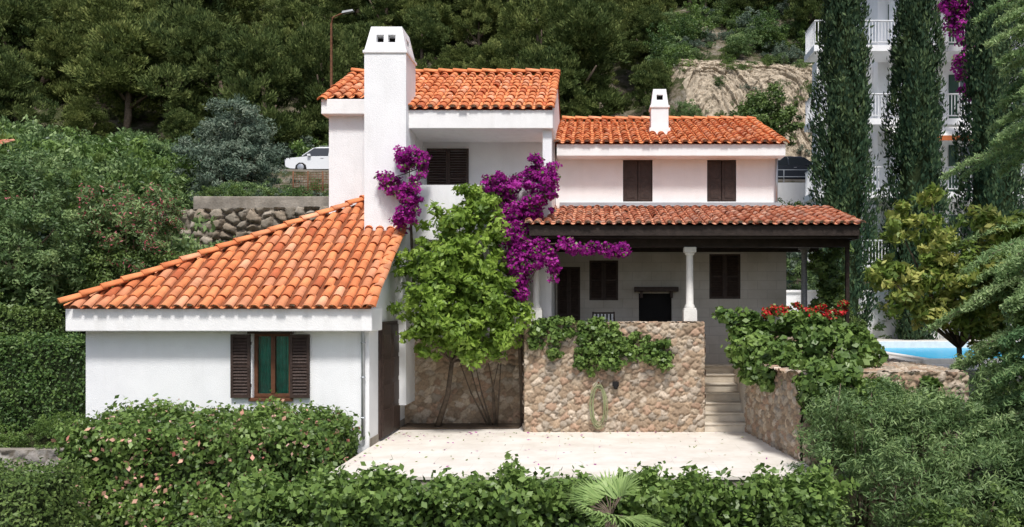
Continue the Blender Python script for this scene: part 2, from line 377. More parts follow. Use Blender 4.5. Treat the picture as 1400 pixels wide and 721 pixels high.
def louvre(mb,x0,x1,z0,z1,y,t=.04,mi=0,pitch=.055):
    f=.045
    mb.box(x0,x0+f,y-t,y,z0,z1,mi);mb.box(x1-f,x1,y-t,y,z0,z1,mi)
    mb.box(x0+f,x1-f,y-t,y,z0,z0+f,mi);mb.box(x0+f,x1-f,y-t,y,z1-f,z1,mi);zm=(z0+z1)/2;mb.box(x0+f,x1-f,y-t,y,zm-.02,zm+.02,mi)
    z=z0+f
    while z<z1-f-.02:
        mb.add([(x0+f,y-t*.85,z),(x1-f,y-t*.85,z),(x1-f,y-.005,z+pitch),(x0+f,y-.005,z+pitch),(x0+f,y-t*.85,z+.012),(x1-f,y-t*.85,z+.012)],[(0,1,2,3),(0,1,5,4),(4,5,2,3)],mi)
        z+=pitch
# ------------------------------------------------------------ terrain
def sm(a,b,x): t=np.clip((x-a)/(b-a),0,1); return t*t*(3-2*t)
def road_z(x): return 9.55-.02*np.clip(x,-60,60)
def H(x,y):
    x=np.asarray(x,float);y=np.asarray(y,float)
    left=np.interp(y,[-50,8,12.2,16.5,17.5,25.7,26.3,46.2],[-1.15,-1.1,-1.05,-.4,0,2.6,4.2,9.2])
    right=np.interp(y,[-50,8,12.2,16.5,27.5,46.2],[-1.15,-1.1,-1.0,-.5,1.0,7.6])
    k=sm(2,4.5,x); z=left*(1-k)+right*k
    rz=road_z(x); z=np.where(y>46.4,z+(rz-z)*sm(46.4,46.75,y),z)
    nz=(np.sin(x*.13+1.3)*np.cos(y*.11)+.5*np.sin(x*.31+y*.23)+.25*np.sin(x*.7-y*.6))
    hill=.74*np.maximum(0,y-55)*np.interp(y,[0,140,260,500],[1,1,.7,.45])
    z=z+hill+nz*1.3*sm(56,70,y)+ .12*nz*sm(18,26,y)*(1-sm(42,46,y))
    cut=sm(3,6.5,x)*(1-sm(17,22,x))
    z=z+cut*5.5*sm(55.5,60.5,y)*(1-.9*sm(70,90,y))
    return z
xs=np.concatenate([np.arange(-420,-70,12),np.arange(-70,60,.8),np.arange(60,420,12)])
ys=np.concatenate([np.arange(-80,8,6),np.arange(8,46,.5),np.arange(46,47.2,.15),np.arange(47.5,110,.9),np.arange(110,520,12)])
gx,gy=np.meshgrid(xs,ys); gz=H(gx,gy)
ii=np.arange(gx.size).reshape(gx.shape); F=np.stack([ii[:-1,:-1],ii[:-1,1:],ii[1:,1:],ii[1:,:-1]],-1).reshape(-1,4)
def groundmat():
    m,t,b=nt('hill_ground'); N=t.nodes;L=t.links
    tc=N.new('ShaderNodeTexCoord'); n=N.new('ShaderNodeTexNoise'); n.inputs['Scale'].default_value=.5; n.inputs['Detail'].default_value=14; n.inputs['Roughness'].default_value=.78
    L.new(tc.outputs['Object'],n.inputs['Vector']); r=N.new('ShaderNodeValToRGB'); L.new(n.outputs['Fac'],r.inputs['Fac'])
    cs=[(.3,(.035,.05,.018)),(.47,(.08,.09,.04)),(.53,(.20,.17,.12)),(.64,(.34,.31,.26))]
    while len(r.color_ramp.elements)<4: r.color_ramp.elements.new(.5)
    for e,(p,c) in zip(r.color_ramp.elements,cs): e.position=p; e.color=c+(1,)
    L.new(r.outputs['Color'],b.inputs['Base Color']); b.inputs['Roughness'].default_value=.95; b.inputs['Specular IOR Level'].default_value=.1
    bp=N.new('ShaderNodeBump'); bp.inputs['Strength'].default_value=1; bp.inputs['Distance'].default_value=.6; L.new(n.outputs['Fac'],bp.inputs['Height']); L.new(bp.outputs['Normal'],b.inputs['Normal'])
    return m
quads_np('hillside_ground',np.stack([gx,gy,gz],-1).reshape(-1,3),[groundmat()],None,None,None,True,None,F)
b=MB(); rx=np.arange(-80,80,4.)
vs=[];
for x in rx: vs+= [(x,46.8,road_z(x)+.02),(x,54.5,road_z(x)+.02)]
b.add(vs,[(2*i,2*i+2,2*i+3,2*i+1) for i in range(len(rx)-1)]); b.obj('road',ASPH)
b=MB(); vs=[]
for x in rx: vs+=[(x,46.75,road_z(x)-.1),(x,46.75,road_z(x)+.12),(x,47.0,road_z(x)+.12),(x,47.0,road_z(x)-.1)]
for i in range(len(rx)-1):
    k=4*i; 
    b.add([vs[k+q] for q in range(8)],[(0,4,5,1),(1,5,6,2),(2,6,7,3)])
b.obj('road_kerb',CONC)
# ------------------------------------------------------------ house
house=empty('villa',(0,17,0))
ow=[(-5.93,-5.27,.86,1.98)]
holed_wall('annex_front_wall',-8.82,-3.9,-1.2,2.3,14.6,14.85,ow,STUCCO,house)
b=MB(); b.box(-8.82,-3.9,14.85,21,-1.2,2.3); b.prism([(14.6,2.3),(14.6,2.52),(17.62,4.45),(17.62,2.3)],-4.1,-3.9,'x'); b.obj('annex_walls',STUCCO,house)
b=MB(); b.box(-8.97,-3.77,14.27,14.98,2.02,2.42); b.box(-8.97,-8.5,14.98,21,2.02,2.42); b.obj('annex_fascia',FASC,house,.015)
b=MB()
A=(-8.97,14.27,2.40);B=(-3.78,14.27,2.40);T=(-4.82,17.6,4.56);TR=(-3.78,17.6,4.56);LB=(-8.97,21,2.40);TB=(-4.82,21,4.56)
b.add([A,B,TR,T],[(0,1,2,3)]);b.add([A,T,TB,LB],[(0,1,2,3)])
o=b.obj('annex_roof_deck',UNDER,house); q=o.modifiers.new('s','SOLIDIFY');q.thickness=.06;q.offset=-1
tile_roof('annex_roof_tiles',(-8.97,14.2,2.40),(1,0,0),(0,3.3,2.15),5.2,3.98,lambda u,v:u>v/3.94*4.14-.02 and u<5.25,house)
Lv=(4.14,0,2.15)
tile_roof('annex_side_tiles',(-9.03,21,2.40),(0,-1,0),Lv,6.75,4.6,lambda u,v:u<6.7-v/4.66*3.35,house)
ridge_tiles('annex_hip_tiles',(-9.0,14.2,2.50),(-4.75,17.62,4.70),house)
ridge_tiles('annex_verge_tiles',(-3.82,14.2,2.43),(-3.82,17.6,4.64),house,r=.085)
b=MB(); y=14.68
b.box(-5.93,-5.27,y,y+.06,.86,.92);b.box(-5.93,-5.27,y,y+.06,1.92,1.98);b.box(-5.93,-5.87,y,y+.06,.92,1.92);b.box(-5.33,-5.27,y,y+.06,.92,1.92);b.box(-5.635,-5.565,y-.01,y+.06,.92,1.92)
b.box(-5.98,-5.22,14.55,14.72,.80,.86);b.obj('annex_window_frame',FRAME,house,.006)
box('annex_window_lintel',-5.99,-5.21,14.53,14.62,1.97,2.015,WOOD,house)
box('annex_window_glass',-5.87,-5.33,y+.02,y+.026,.92,1.92,GLASS,house)
b=MB(); n=60; vs=[]
for i in range(n+1):
    x=-5.9+.6*i/n; yy=14.79+.018*math.sin(i*.9); vs+=[(x,yy,.87),(x,yy,1.97)]
b.add(vs,[(2*i,2*i+2,2*i+3,2*i+1) for i in range(n)],0,True); b.obj('annex_curtain',CURT,house)
b=MB(); louvre(b,-6.28,-5.945,.86,1.96,14.57);louvre(b,-5.255,-4.92,.86,1.96,14.57)
for x in(-5.96,-5.24):
    for z in (1.05,1.78): b.box(x-.02,x+.02,14.55,14.6,z,z+.05)
b.obj('annex_shutters',WOOD,house)
b=MB(); b.tube([(-3.99,14.5,2.02),(-3.99,14.54,1.9),(-3.99,14.54,.15)],.032,10); 
for z in(.5,1.2,1.8): b.tube([(-3.99,14.54,z),(-3.99,14.54,z+.03)],.04,10)
b.obj('annex_downpipe',PIPE,house)
b=MB(); b.box(-3.9,-3.855,15.2,16.7,.03,2.16); b.box(-3.86,-3.835,15.25,15.95,.06,2.10);b.box(-3.86,-3.835,15.98,16.65,.06,2.10)
for y0,y1 in((15.32,15.88),(16.05,16.58)):
    for z0 in(.16,.62,1.08,1.54): b.box(-3.84,-3.825,y0,y1,z0,z0+.38)
b.obj('annex_side_door',WOOD,house,.006)
b=MB(); b.box(-3.9,-3.885,14.62,15.18,.0,.14);b.box(-3.9,-3.885,16.72,17.28,.0,.14);b.obj('annex_plinth',CONC,house)
def chimney(name,x0,x1,y0,y1,z0,zs,zt,parent,nh=2):
    b=MB(); b.box(x0,x1,y0,y1,z0,zs)
    w=x1-x0; b.box(x0-.025,x1+.025,y0-.025,y1+.025,zs,zs+.05)
    zb=zs+.05; h=zt-zb; I=w*.13
    def ins(z): return I*(z-zb)/h
    zo0=zb+h*.34; zo1=zb+h*.66
    def fr(z0,z1,xa,xb,ya,yb):
        b.add([(xa(z0),ya(z0),z0),(xb(z0),ya(z0),z0),(xb(z0),yb(z0),z0),(xa(z0),yb(z0),z0),(xa(z1),ya(z1),z1),(xb(z1),ya(z1),z1),(xb(z1),yb(z1),z1),(xa(z1),yb(z1),z1)],[(0,3,2,1),(4,5,6,7),(0,1,5,4),(1,2,6,5),(2,3,7,6),(3,0,4,7)])
    X0=lambda z:x0+ins(z);X1=lambda z:x1-ins(z);Y0=lambda z:y0+ins(z);Y1=lambda z:y1-ins(z)
    fr(zb,zo0,X0,X1,Y0,Y1); fr(zo1,zt,X0,X1,Y0,Y1)
    pw=w*(.27 if nh==2 else .32)
    c=(x0+x1)/2; t=w*.16
    for ya,yb in((Y0,lambda z:Y0(z)+t),(lambda z:Y1(z)-t,Y1)):
        fr(zo0,zo1,X0,lambda z:x0+pw,ya,yb); fr(zo0,zo1,lambda z:x1-pw,X1,ya,yb)
        if nh==2: fr(zo0,zo1,lambda z:c-w*.05,lambda z:c+w*.05,ya,yb)
    for xa,xb in((X0,lambda z:X0(z)+t),(lambda z:X1(z)-t,X1)):
        fr(zo0,zo1,xa,xb,lambda z:Y0(z)+t,lambda z:Y0(z)+t+w*.12); fr(zo0,zo1,xa,xb,lambda z:Y1(z)-t-w*.12,lambda z:Y1(z)-t)
    b.obj(name,STUCCO,parent)
    box(name+'_flue',x0+w*.22,x1-w*.22,y0+w*.38,y1-w*.38,zo0,zo1,DARK,parent)
chimney('chimney',-4.51,-3.69,16.52,17.4,0.5,7.42,7.97,house,2)
chimney('small_chimney',1.32,1.72,19.4,19.85,6.2,7.02,7.46,house,1)
box('small_chimney_base',1.28,1.76,19.36,19.89,6.2,6.55,STUCCO,house)
b=MB()
b.box(-5.56,-3.72,17.65,18.3,0,6.5)
b.box(-5.56,-.85,18.3,23,0,6.45)
b.box(-3.70,-.86,17.5,18.298,0,3.84)
b.box(-3.70,-.85,16.9,17.04,3.95,4.88)
b.box(-1.02,-.85,17.05,18.298,3.95,4.88)
b.box(-3.72,-.85,16.88,18.297,3.78,3.95)
b.box(-1.03,-.85,16.9,17.2,4.88,6.0)
b.obj('tower_walls',STUCCO,house)
zr=lambda Y:6.37+.5*(Y-16.8)
b=MB(); b.prism([(18.3,6.44),(18.3,zr(18.3)-.08),(19.75,zr(19.75)-.08),(23,6.3)],-1.05,-.86,'x'); b.prism([(17.7,6.44),(18.3,zr(18.3)-.08),(19.75,zr(19.75)-.08),(23,6.3)],-5.55,-5.3,'x');
b.obj('tower_gables',STUCCO,house)
b=MB(); b.box(-3.74,-.82,16.78,17.3,5.99,6.36); b.box(-5.66,-3.76,17.45,17.9,6.43,6.74);b.box(-3.74,-.83,17.3,18.3,6.0,6.1);b.box(-.98,-.82,17.3,18.3,6.1,6.5); b.obj('tower_fascia',FASC,house,.012)
b=MB(); 
b.add([(-3.75,16.78,6.36),(-.84,16.78,6.36),(-.84,19.75,zr(19.75)),(-3.75,19.75,zr(19.75))],[(0,1,2,3)])
b.add([(-5.66,17.45,zr(17.45)),(-3.75,17.45,zr(17.45)),(-3.75,19.75,zr(19.75)),(-5.66,19.75,zr(19.75))],[(0,1,2,3)])
b.add([(-5.66,19.75,zr(19.75)),(-.84,19.75,zr(19.75)),(-.84,23.1,6.2),(-5.66,23.1,6.2)],[(0,1,2,3)])
o=b.obj('tower_roof_deck',UNDER,house);q=o.modifiers.new('s','SOLIDIFY');q.thickness=.06;q.offset=-1
Vt=(0,1,.5); Lt=math.hypot(2.95,2.95*.5)
off=.72*math.hypot(1,.5)
tile_roof('tower_roof_tiles',(-5.62,16.74,6.36),(1,0,0),Vt,4.75,Lt+.06,lambda u,v:(u>1.85 or v>off),house,ends=True)
ridge_tiles('tower_ridge_tiles',(-5.66,19.75,zr(19.75)+.08),(-.84,19.75,zr(19.75)+.08),house)
ridge_tiles('tower_verge_left',(-5.63,17.4,zr(17.4)+.04),(-5.63,19.75,zr(19.75)+.06),house,r=.08)
ridge_tiles('tower_verge_right',(-.88,16.75,6.38),(-.88,19.75,zr(19.75)+.06),house,r=.08)
b=MB(); 
louvre(b,-3.62,-3.17,4.55,5.86,18.28,.05);louvre(b,-3.165,-2.72,4.55,5.86,18.28,.05);b.obj('loggia_shutters',WOOD,house)
ow=[(.64,1.29,4.74,5.66),(2.49,3.13,4.74,5.66)]
holed_wall('right_wing_upper_wall',-.84,4.04,3.9,5.78,18.5,18.62,ow,STUCCO_W,house)
b=MB(); b.box(-.84,4.04,18.62,24.6,1.0,5.76); 
b.prism([(18.62,5.76),(21.7,6.98),(24.6,5.76)],3.9,4.04,'x'); b.prism([(18.62,5.76),(21.7,6.98),(24.6,5.76)],-.84,-.6,'x'); b.obj('right_wing_walls',STUCCO_W,house)
b=MB(); b.box(-.8,4.12,18.08,18.62,5.67,5.93); b.obj('right_wing_fascia',FASC,house,.012)
b=MB(); z2=5.93+.35*3.6
b.add([(-.82,18.08,5.93),(4.12,18.08,5.93),(4.12,21.7,z2),(-.82,21.7,z2)],[(0,1,2,3)]);b.add([(-.82,21.7,z2),(4.12,21.7,z2),(4.12,25,5.9),(-.82,25,5.9)],[(0,1,2,3)])
o=b.obj('right_wing_roof_deck',UNDER,house);q=o.modifiers.new('s','SOLIDIFY');q.thickness=.06;q.offset=-1
tile_roof('right_wing_tiles',(-.78,18.02,5.92),(1,0,0),(0,1,.35),4.86,3.85,lambda u,v:True,house)
ridge_tiles('right_wing_ridge',(-.8,21.7,z2+.06),(4.12,21.7,z2+.06),house)
ridge_tiles('right_wing_verge',(4.09,18.02,5.94),(4.09,21.7,z2+.04),house,r=.08)
b=MB()
for x0,x1 in((.64,1.29),(2.49,3.13)):
    b.box(x0,x1,18.56,18.6,4.74,5.66); xm=(x0+x1)/2
    for a,c in((x0+.02,xm-.008),(xm+.008,x1-.02)):
        b.box(a,c,18.515,18.56,4.76,5.64)
        for zz in(4.82,5.26): b.box(a+.06,c-.06,18.505,18.52,zz,zz+.34)
b.obj('upper_shutters',WOOD,house,.004)
box('upper_wall_flashing',-.75,4.1,18.40,18.5,4.63,4.71,PIPE,house)
b=MB(); b.tube([(4.0,18.42,5.67),(4.0,18.44,4.7)],.03,8); b.obj('upper_downpipe',PIPE,house)
pz=lambda Y:3.98+.235*(Y-15.9)
b=MB(); b.add([(-1.25,15.9,3.97),(5.05,15.9,3.97),(5.05,18.48,pz(18.48)),(-1.25,18.48,pz(18.48))],[(0,1,2,3)])
o=b.obj('porch_roof_deck',BEAM,house);q=o.modifiers.new('s','SOLIDIFY');q.thickness=.05;q.offset=-1
tile_roof('porch_roof_tiles',(-1.25,15.84,3.97),(1,0,0),(0,1,.235),6.3,2.70,lambda u,v:True,house,mt=TILE2,p=.19)
b=MB()
b.box(-1.2,5.0,15.98,16.1,3.74,3.93); b.box(-1.2,5.0,16.42,16.6,3.60,3.86);b.box(-1.2,4.9,18.3,18.42,3.62,3.9)
for x in np.arange(-1.1,5.05,.42): b.box(x,x+.09,15.92,18.44,3.80,3.93)
b.box(-1.22,5.02,15.9,15.94,3.78,3.95); b.box(4.98,5.03,15.95,18.4,3.72,3.95); b.box(-1.2,4.95,16.6,18.3,3.70,3.73)
b.obj('porch_beams',BEAM,house)
ow=[(-.1,.53,2.57,3.44),(.98,1.70,1.19,2.72),(2.52,3.2,2.6,3.58),(-.80,-.3,1.19,3.3)]
holed_wall('porch_back_wall',-.84,4.2,1.0,3.9,18.36,18.5,ow,BLOCK,house)
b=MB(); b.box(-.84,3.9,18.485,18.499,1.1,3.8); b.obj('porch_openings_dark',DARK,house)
b=MB(); louvre(b,-.1,.21,2.57,3.44,18.42);louvre(b,.215,.53,2.57,3.44,18.42);louvre(b,2.52,2.86,2.6,3.58,18.42);louvre(b,2.865,3.2,2.6,3.58,18.42);louvre(b,-.8,-.55,1.19,3.3,18.42);louvre(b,-.545,-.3,1.19,3.3,18.42)
b.obj('porch_shutters',WOOD,house)
b=MB(); b.box(.88,1.83,18.16,18.36,2.76,2.86);b.box(1.0,1.06,18.2,18.36,2.62,2.76);b.box(1.65,1.71,18.2,18.36,2.62,2.76); b.obj('fireplace_mantel',WOOD,house,.008)
b=MB(); b.box(-1.2,-.85,16.8,18.36,1.19,3.6); b.obj('porch_left_wall',STUCCO_W,house)
b=MB(); b.box(-1.33,2.14,16.45,18.5,0,1.19); b.box(2.14,2.96,18.1,18.5,0,1.19); b.box(2.96,6.4,16.4,18.5,-.5,1.19); b.obj('porch_floor',STEP,house)
def column(name,x,y,z0,z1,r,m):
    b=MB(); w=r*1.75
    b.box(x-w,x+w,y-w,y+w,z0,z0+.22); b.box(x-w*.9,x+w*.9,y-w*.9,y+w*.9,z0+.22,z0+.26)
    h=z1-.1
    b.tube([(x,y,z0+.26),(x,y,z0+.30),(x,y,z0+.34),(x,y,(z0+h)/2),(x,y,h-.06),(x,y,h-.05),(x,y,h)],[r*1.35,r*1.3,r,r*.97,r*.88,r*1.2,r*1.35],20)
    b.box(x-w*.9,x+w*.9,y-w*.9,y+w*.9,h,z1); b.obj(name,m,house,.006)
column('porch_column',-1.14,16.5,2.15,3.6,.075,COLM)
column('porch_column_b',1.88,16.52,2.15,3.6,.075,COLM)
column('porch_column_c',4.3,17.2,2.0,3.7,.065,COLD)
b=MB(); b.box(4.93,5.0,16.45,16.52,1.2,3.72); b.obj('porch_post',BEAM,house)
sw=empty('stone_parapet_wall',(0,16.5,0))
stone_face('front_face',(-1.35,16.35,0),(1,0,0),(0,0,1),3.50,2.12,sw,cell=.14)
stone_face('top_face',(-1.35,16.33,2.11),(1,0,0),(0,1,0),3.50,.42,sw,depth=.035)
stone_face('side_face',(2.13,16.35,0),(0,1,0),(0,0,1),1.8,1.9,sw,res=.03)
b=MB(); b.box(-1.33,2.13,16.36,16.74,0.0,2.10); b.obj('wall_core',CONC,sw)
stone_face('left_face',(-1.34,17.3,0),(0,-1,0),(0,0,1),.95,2.12,sw,res=.03)
s2=empty('stone_base_wall',(-2.6,17.4,0))
stone_face('front_face',(-3.9,17.36,0),(1,0,0),(0,0,1),2.6,1.78,s2)
box('wall_core',-3.9,-1.3,17.37,17.5,0,1.77,CONC,s2)
st=empty('stone_steps',(2.5,17,0)); b=MB()
for i in range(7):
    y0=16.35+.25*i; b.box(2.15,2.97,y0,18.1,.17*i,.17*(i+1)-.035); b.box(2.15,2.97,y0-.025,18.1,.17*(i+1)-.033,.17*(i+1))
b.obj('steps',STEP,st,.008)
te=empty('terrace',(0,14,0))
b=MB(); b.box(-3.9,3.3,12.15,17.36,-1.3,-.06); b.obj('terrace_base',CONC,te)
b=MB(); b.box(-3.9,3.3,12.12,17.36,-.055,0); b.obj('terrace_paving',TERR,te,.006)
b=MB(); b.prism([(-3.85,16.6),(-1.5,16.75),(-1.45,17.35),(-3.85,17.35)],.004,.03,'z'); b.obj('planting_bed',SOIL,te)
rl=np.random.default_rng(31); n=260; P=np.stack([-3.8+rl.random(n)**1.8*6.8,16.3-rl.random(n)**1.6*3.8,np.full(n,.008)],1)
leaves('fallen_leaves',P,np.repeat([[0,0,1.]],n,0),.055,.5,[L_LOQ,F_BOUG],te,(.6,.4),rng=rl,spread=.35)
rb=empty('stone_garden_wall',(4,14.5,0))
P=np.array([2.97,16.4,0]);Q=np.array([3.27,13.2,0]); Lw=float(np.linalg.norm(Q-P))
stone_face('stair_side_face',P,Q-P,(0,0,1),Lw,1.42,rb)
stone_face('front_face',(3.27,13.2,-1),(1,0,0),(0,0,1),2.6,2.42,rb)
b=MB(); b.prism([(3.0,16.4),(3.31,13.22),(5.85,13.22),(5.85,16.4)],-1,1.38,'z'); b.obj('wall_core',CONC,rb)
stone_face('top_face',(3.0,13.2,1.39),(1,0,0),(0,1,0),2.85,3.2,rb,res=.03)
b=MB(); b.box(2.99,4.7,16.4,16.75,1.2,2.0); b.obj('parapet_core',CONC,rb); stone_face('parapet_face',(2.99,16.38,1.3),(1,0,0),(0,0,1),1.9,.7,rb)
pd=empty('pool_terrace',(9,22,1)); b=MB()
b.box(6.4,24,16.4,18.2,.3,1.20);b.box(6.4,7.2,18.2,24.2,.3,1.26);b.box(4.2,24,24.2,27.2,.3,1.40);b.box(13.4,24,18.2,24.2,.3,1.26);b.box(4.2,6.4,18.5,24.2,.3,1.22)
b.obj('deck',PAVE,pd); box('pool_water',7.2,13.4,18.2,24.2,.6,1.24,WATER,pd)
b=MB(); 
for a in((7.1,13.5,18.1,18.35),(7.1,13.5,24.05,24.3),(7.1,7.35,18.35,24.05),(13.25,13.5,18.35,24.05)): b.box(*a,1.06,1.30 if a[2]<24 else 1.43)
b.obj('pool_coping',COLM,pd,.01)
gw=empty('white_garden_wall',(12,26.8,1)); box('wall',4.3,24,26.8,27.05,1.1,2.86,STUCCO,gw); box('coping',4.25,24,26.74,27.1,2.861,2.94,FASC,gw,.01)
# ------------------------------------------------------------ small things
hz=empty('garden_hose',(.09,16.27,.5)); b=MB(); pts=[]
for i in range(150):
    a=i/150*2*math.pi*6; k=i/150
    pts.append((.09+(.10+.05*k)*math.sin(a)*(1+.2*math.sin(k*9)),16.24-.03*k+.015*math.sin(i),.52+(.34+.10*k)*math.cos(a)+.03*math.sin(k*20)))
b.tube(pts,.009,6); b.obj('hose_loops',mat('hose_green',(.25,.27,.14),.5),hz)
b=MB(); b.tube([(.09,16.34,.95),(.09,16.18,.98)],.015,6); b.obj('hose_hook',RUST,hz)
wl=empty('wall_lamp',(.42,16.28,.9)); b=MB(); b.box(.36,.48,16.2,16.32,.90,.98); b.tube([(.42,16.24,.90),(.42,16.24,.84)],[.05,.03],8); b.obj('lamp_body',DARK,wl)
dc=empty('deck_chair',(.15,17.2,1.19)); b=MB()
for x in(-.02,.42):
    b.tube([(x,16.95,1.2),(x,17.55,2.32)],.016,6,0); b.tube([(x,17.6,1.2),(x,17.05,1.75)],.016,6,0)
for z,y in((2.3,17.54),(1.75,17.05)): b.tube([(-.03,y,z),(.43,y,z)],.016,6,0)
n=11
for i in range(n):
    x0=.0+.40*i/n; x1=.0+.40*(i+1)/n
    vs=[];
    for k in range(9):
        t=k/8; vs+=[(x0,17.53-.5*t,2.28-.66*t-.12*math.sin(math.pi*t)),(x1,17.53-.5*t,2.28-.66*t-.12*math.sin(math.pi*t))]
    b.add(vs,[(2*k,2*k+1,2*k+3,2*k+2) for k in range(8)],1+i%2,True)
b.obj('chair',[WOOD,mat('canvas_white',(.7,.7,.68)),mat('canvas_black',(.03,.03,.03))],dc)
sl=empty('street_lamp',(-14.7,47.1,9.8)); b=MB()
b.tube([(-14.7,47.1,9.8),(-14.7,47.1,14),(-14.7,47.1,18.2),(-14.62,47.1,18.55),(-14.2,47.1,18.75),(-13.9,47.1,18.82)],[.10,.08,.06,.05,.045,.04],10,0)
b.add([(-14.1,46.95,18.76),(-13.45,46.98,18.9),(-13.45,47.22,18.9),(-14.1,47.25,18.76),(-14.05,47.0,18.9),(-13.5,47.02,19.0),(-13.5,47.18,19.0),(-14.05,47.2,18.9)],[(0,3,2,1),(4,5,6,7),(0,1,5,4),(1,2,6,5),(2,3,7,6),(3,0,4,7)],1)
b.obj('pole_and_head',[RUST,mat('lamp_grey',(.35,.36,.37),.5)],sl)
def car(name,x0,yc,z,L,paint,wagon,flip=False):
    e=empty(name,(x0+L/2,yc,z)); W=.86
    fx=(lambda x: x0+L-x*L) if flip else (lambda x:x0+x*L)
    prof=[(0,.35),(.0,.62),(.02,.82),(.28,.93),(.98,.95),(1,.75),(1,.35),(.92,.22),(.87,.22),(.86,.42),(.82,.56),(.77,.56),(.73,.42),(.72,.2),(.28,.2),(.27,.42),(.23,.56),(.18,.56),(.14,.42),(.13,.22),(.06,.24)]
    b=MB(); n=len(prof); vs=[]
    for y,i in((-W,.03),(-W+.08,0),(W-.08,0),(W,.03)):
        for (px,pzz) in prof:
            cz=.55; vs.append((fx(.5+(px-.5)*(1-i*.6)),yc+y,z+cz+(pzz-cz)*(1-(i*2 if pzz>.7 else 0))))
    fs=[(k*n+i,k*n+(i+1)%n,(k+1)*n+(i+1)%n,(k+1)*n+i) for k in range(3) for i in range(n)]+[tuple(range(n)),tuple(range(4*n-1,3*n-1,-1))]
    b.add(vs,fs,0)
    g=[(.22,.93),(.36,1.40),(.90 if wagon else .72,1.42),(.985 if wagon else .9,.95)]
    def gh(gg,wb,wt,mi,up=0):
        b.add([(fx(gg[0][0]),yc-wb,z+gg[0][1]),(fx(gg[1][0]),yc-wt,z+gg[1][1]),(fx(gg[2][0]),yc-wt,z+gg[2][1]),(fx(gg[3][0]),yc-wb,z+gg[3][1]),
               (fx(gg[0][0]),yc+wb,z+gg[0][1]),(fx(gg[1][0]),yc+wt,z+gg[1][1]),(fx(gg[2][0]),yc+wt,z+gg[2][1]),(fx(gg[3][0]),yc+wb,z+gg[3][1])],
              [(0,1,2,3),(4,7,6,5),(0,4,5,1),(1,5,6,2),(2,6,7,3)],mi)
    gh(g,.80,.66,1)
    b.add([(fx(.35),yc-.68,z+1.40),(fx(g[2][0]+.01),yc-.68,z+1.42),(fx(g[2][0]+.01),yc+.68,z+1.42),(fx(.35),yc+.68,z+1.40),(fx(.40),yc-.6,z+1.47),(fx(g[2][0]-.03),yc-.6,z+1.48),(fx(g[2][0]-.03),yc+.6,z+1.48),(fx(.40),yc+.6,z+1.47)],[(0,3,2,1),(4,5,6,7),(0,1,5,4),(1,2,6,5),(2,3,7,6),(3,0,4,7)],0)
    for sgn in(-1,1):
        for (a,c) in((g[0],g[1]),(g[3],g[2]),((.56,.94),(.57,1.41)),((.76,.94),(.75,1.41))):
            b.tube([(fx(a[0]),yc+sgn*.81,z+a[1]),(fx(c[0]),yc+sgn*.675,z+c[1])],.03,6,0)
        for wx in(.205,.795):
            cx=fx(wx)
            b.tube([(cx,yc+sgn*.62,z+.31),(cx,yc+sgn*.85,z+.31)],.31,20,2); b.tube([(cx,yc+sgn*.80,z+.31),(cx,yc+sgn*.862,z+.31)],.19,12,3)
        b.box(min(fx(.0),fx(.05)),max(fx(.0),fx(.05)),yc+sgn*.7-.12,yc+sgn*.7+.12,z+.62,z+.76,3)
        b.box(min(fx(.965),fx(1.002)),max(fx(.965),fx(1.002)),yc+sgn*.76-.08,yc+sgn*.76+.08,z+.66,z+.90,4)
        b.box(min(fx(.3),fx(.34)),max(fx(.3),fx(.34)),yc+sgn*.94-.07,yc+sgn*.94+.07,z+.92,z+1.03,0)
        b.box(min(fx(.46),fx(.5)),max(fx(.46),fx(.5)),yc+sgn*.87-.01,yc+sgn*.87+.01,z+.80,z+.83,3)
    if wagon:
        for sgn in(-1,1): b.tube([(fx(.42),yc+sgn*.58,z+1.53),(fx(.88),yc+sgn*.58,z+1.54)],.018,6,3)
    b.obj('body',[paint,GLASSD,RUBBER,ALLOY,mat('lamp_red',(.4,.02,.02),.3)],e,.012)
car('parked_car',-17.35,48.0,float(road_z(-15))+.03,4.4,PAINTW,True)
car('parked_car',9.0,48.0,float(road_z(11))+.03,4.4,PAINTD,False,True)
rw=empty('road_retaining_wall',(10,46.5,8)); box('wall',3,22,46.3,46.74,6.5,9.2,STUCCO_W,rw)
b=MB(); 
for x in np.arange(3,22,1.5): b.tube([(x,46.5,9.2),(x,46.5,9.95)],.025,6)
for z in(9.55,9.93): b.tube([(3,46.5,z),(22,46.5,z)],.02,6)
b.obj('railing',PIPE,rw)
fn=empty('wire_fence',(-12,40,7)); b=MB(); fx0,fx1,fy=-14.3,-8.6,40.0
for x in np.arange(fx0,fx1,.7): b.tube([(x,fy,float(H(x,fy))-.2),(x,fy,float(H(x,fy))+1.25)],.035,6)
for k in np.arange(.1,1.2,.12): b.tube([(fx0,fy,float(H(fx0,fy))+k),(fx1,fy,float(H(fx1,fy))+k)],.012,4)
for x in np.arange(fx0,fx1,.12): b.tube([(x,fy,float(H(x,fy))),(x,fy,float(H(x,fy))+1.15)],.010,4)
b.obj('fence_panels',RUST,fn)
rk=empty('rubble_retaining_wall',(-10.5,26,4))
stone_face('face',(-13.4,25.6,2.4),(1,0,.02),(0,0,1),5.6,2.95,rk,cell=.36,res=.035,depth=.24,pal=[(.34,.30,.24),(.26,.23,.185),(.40,.355,.29),(.30,.25,.19)],mort=(.12,.10,.075))
box('concrete_cap',-12.3,-7.8,25.8,27.0,4.0,5.8,CONC,rk,.03)
stone_face('low_face',(-19,23.2,1.6),(1,0,0),(0,0,1),5.5,1.2,rk,cell=.35,res=.05,depth=.12,pal=GREY,mort=(.1,.09,.07))
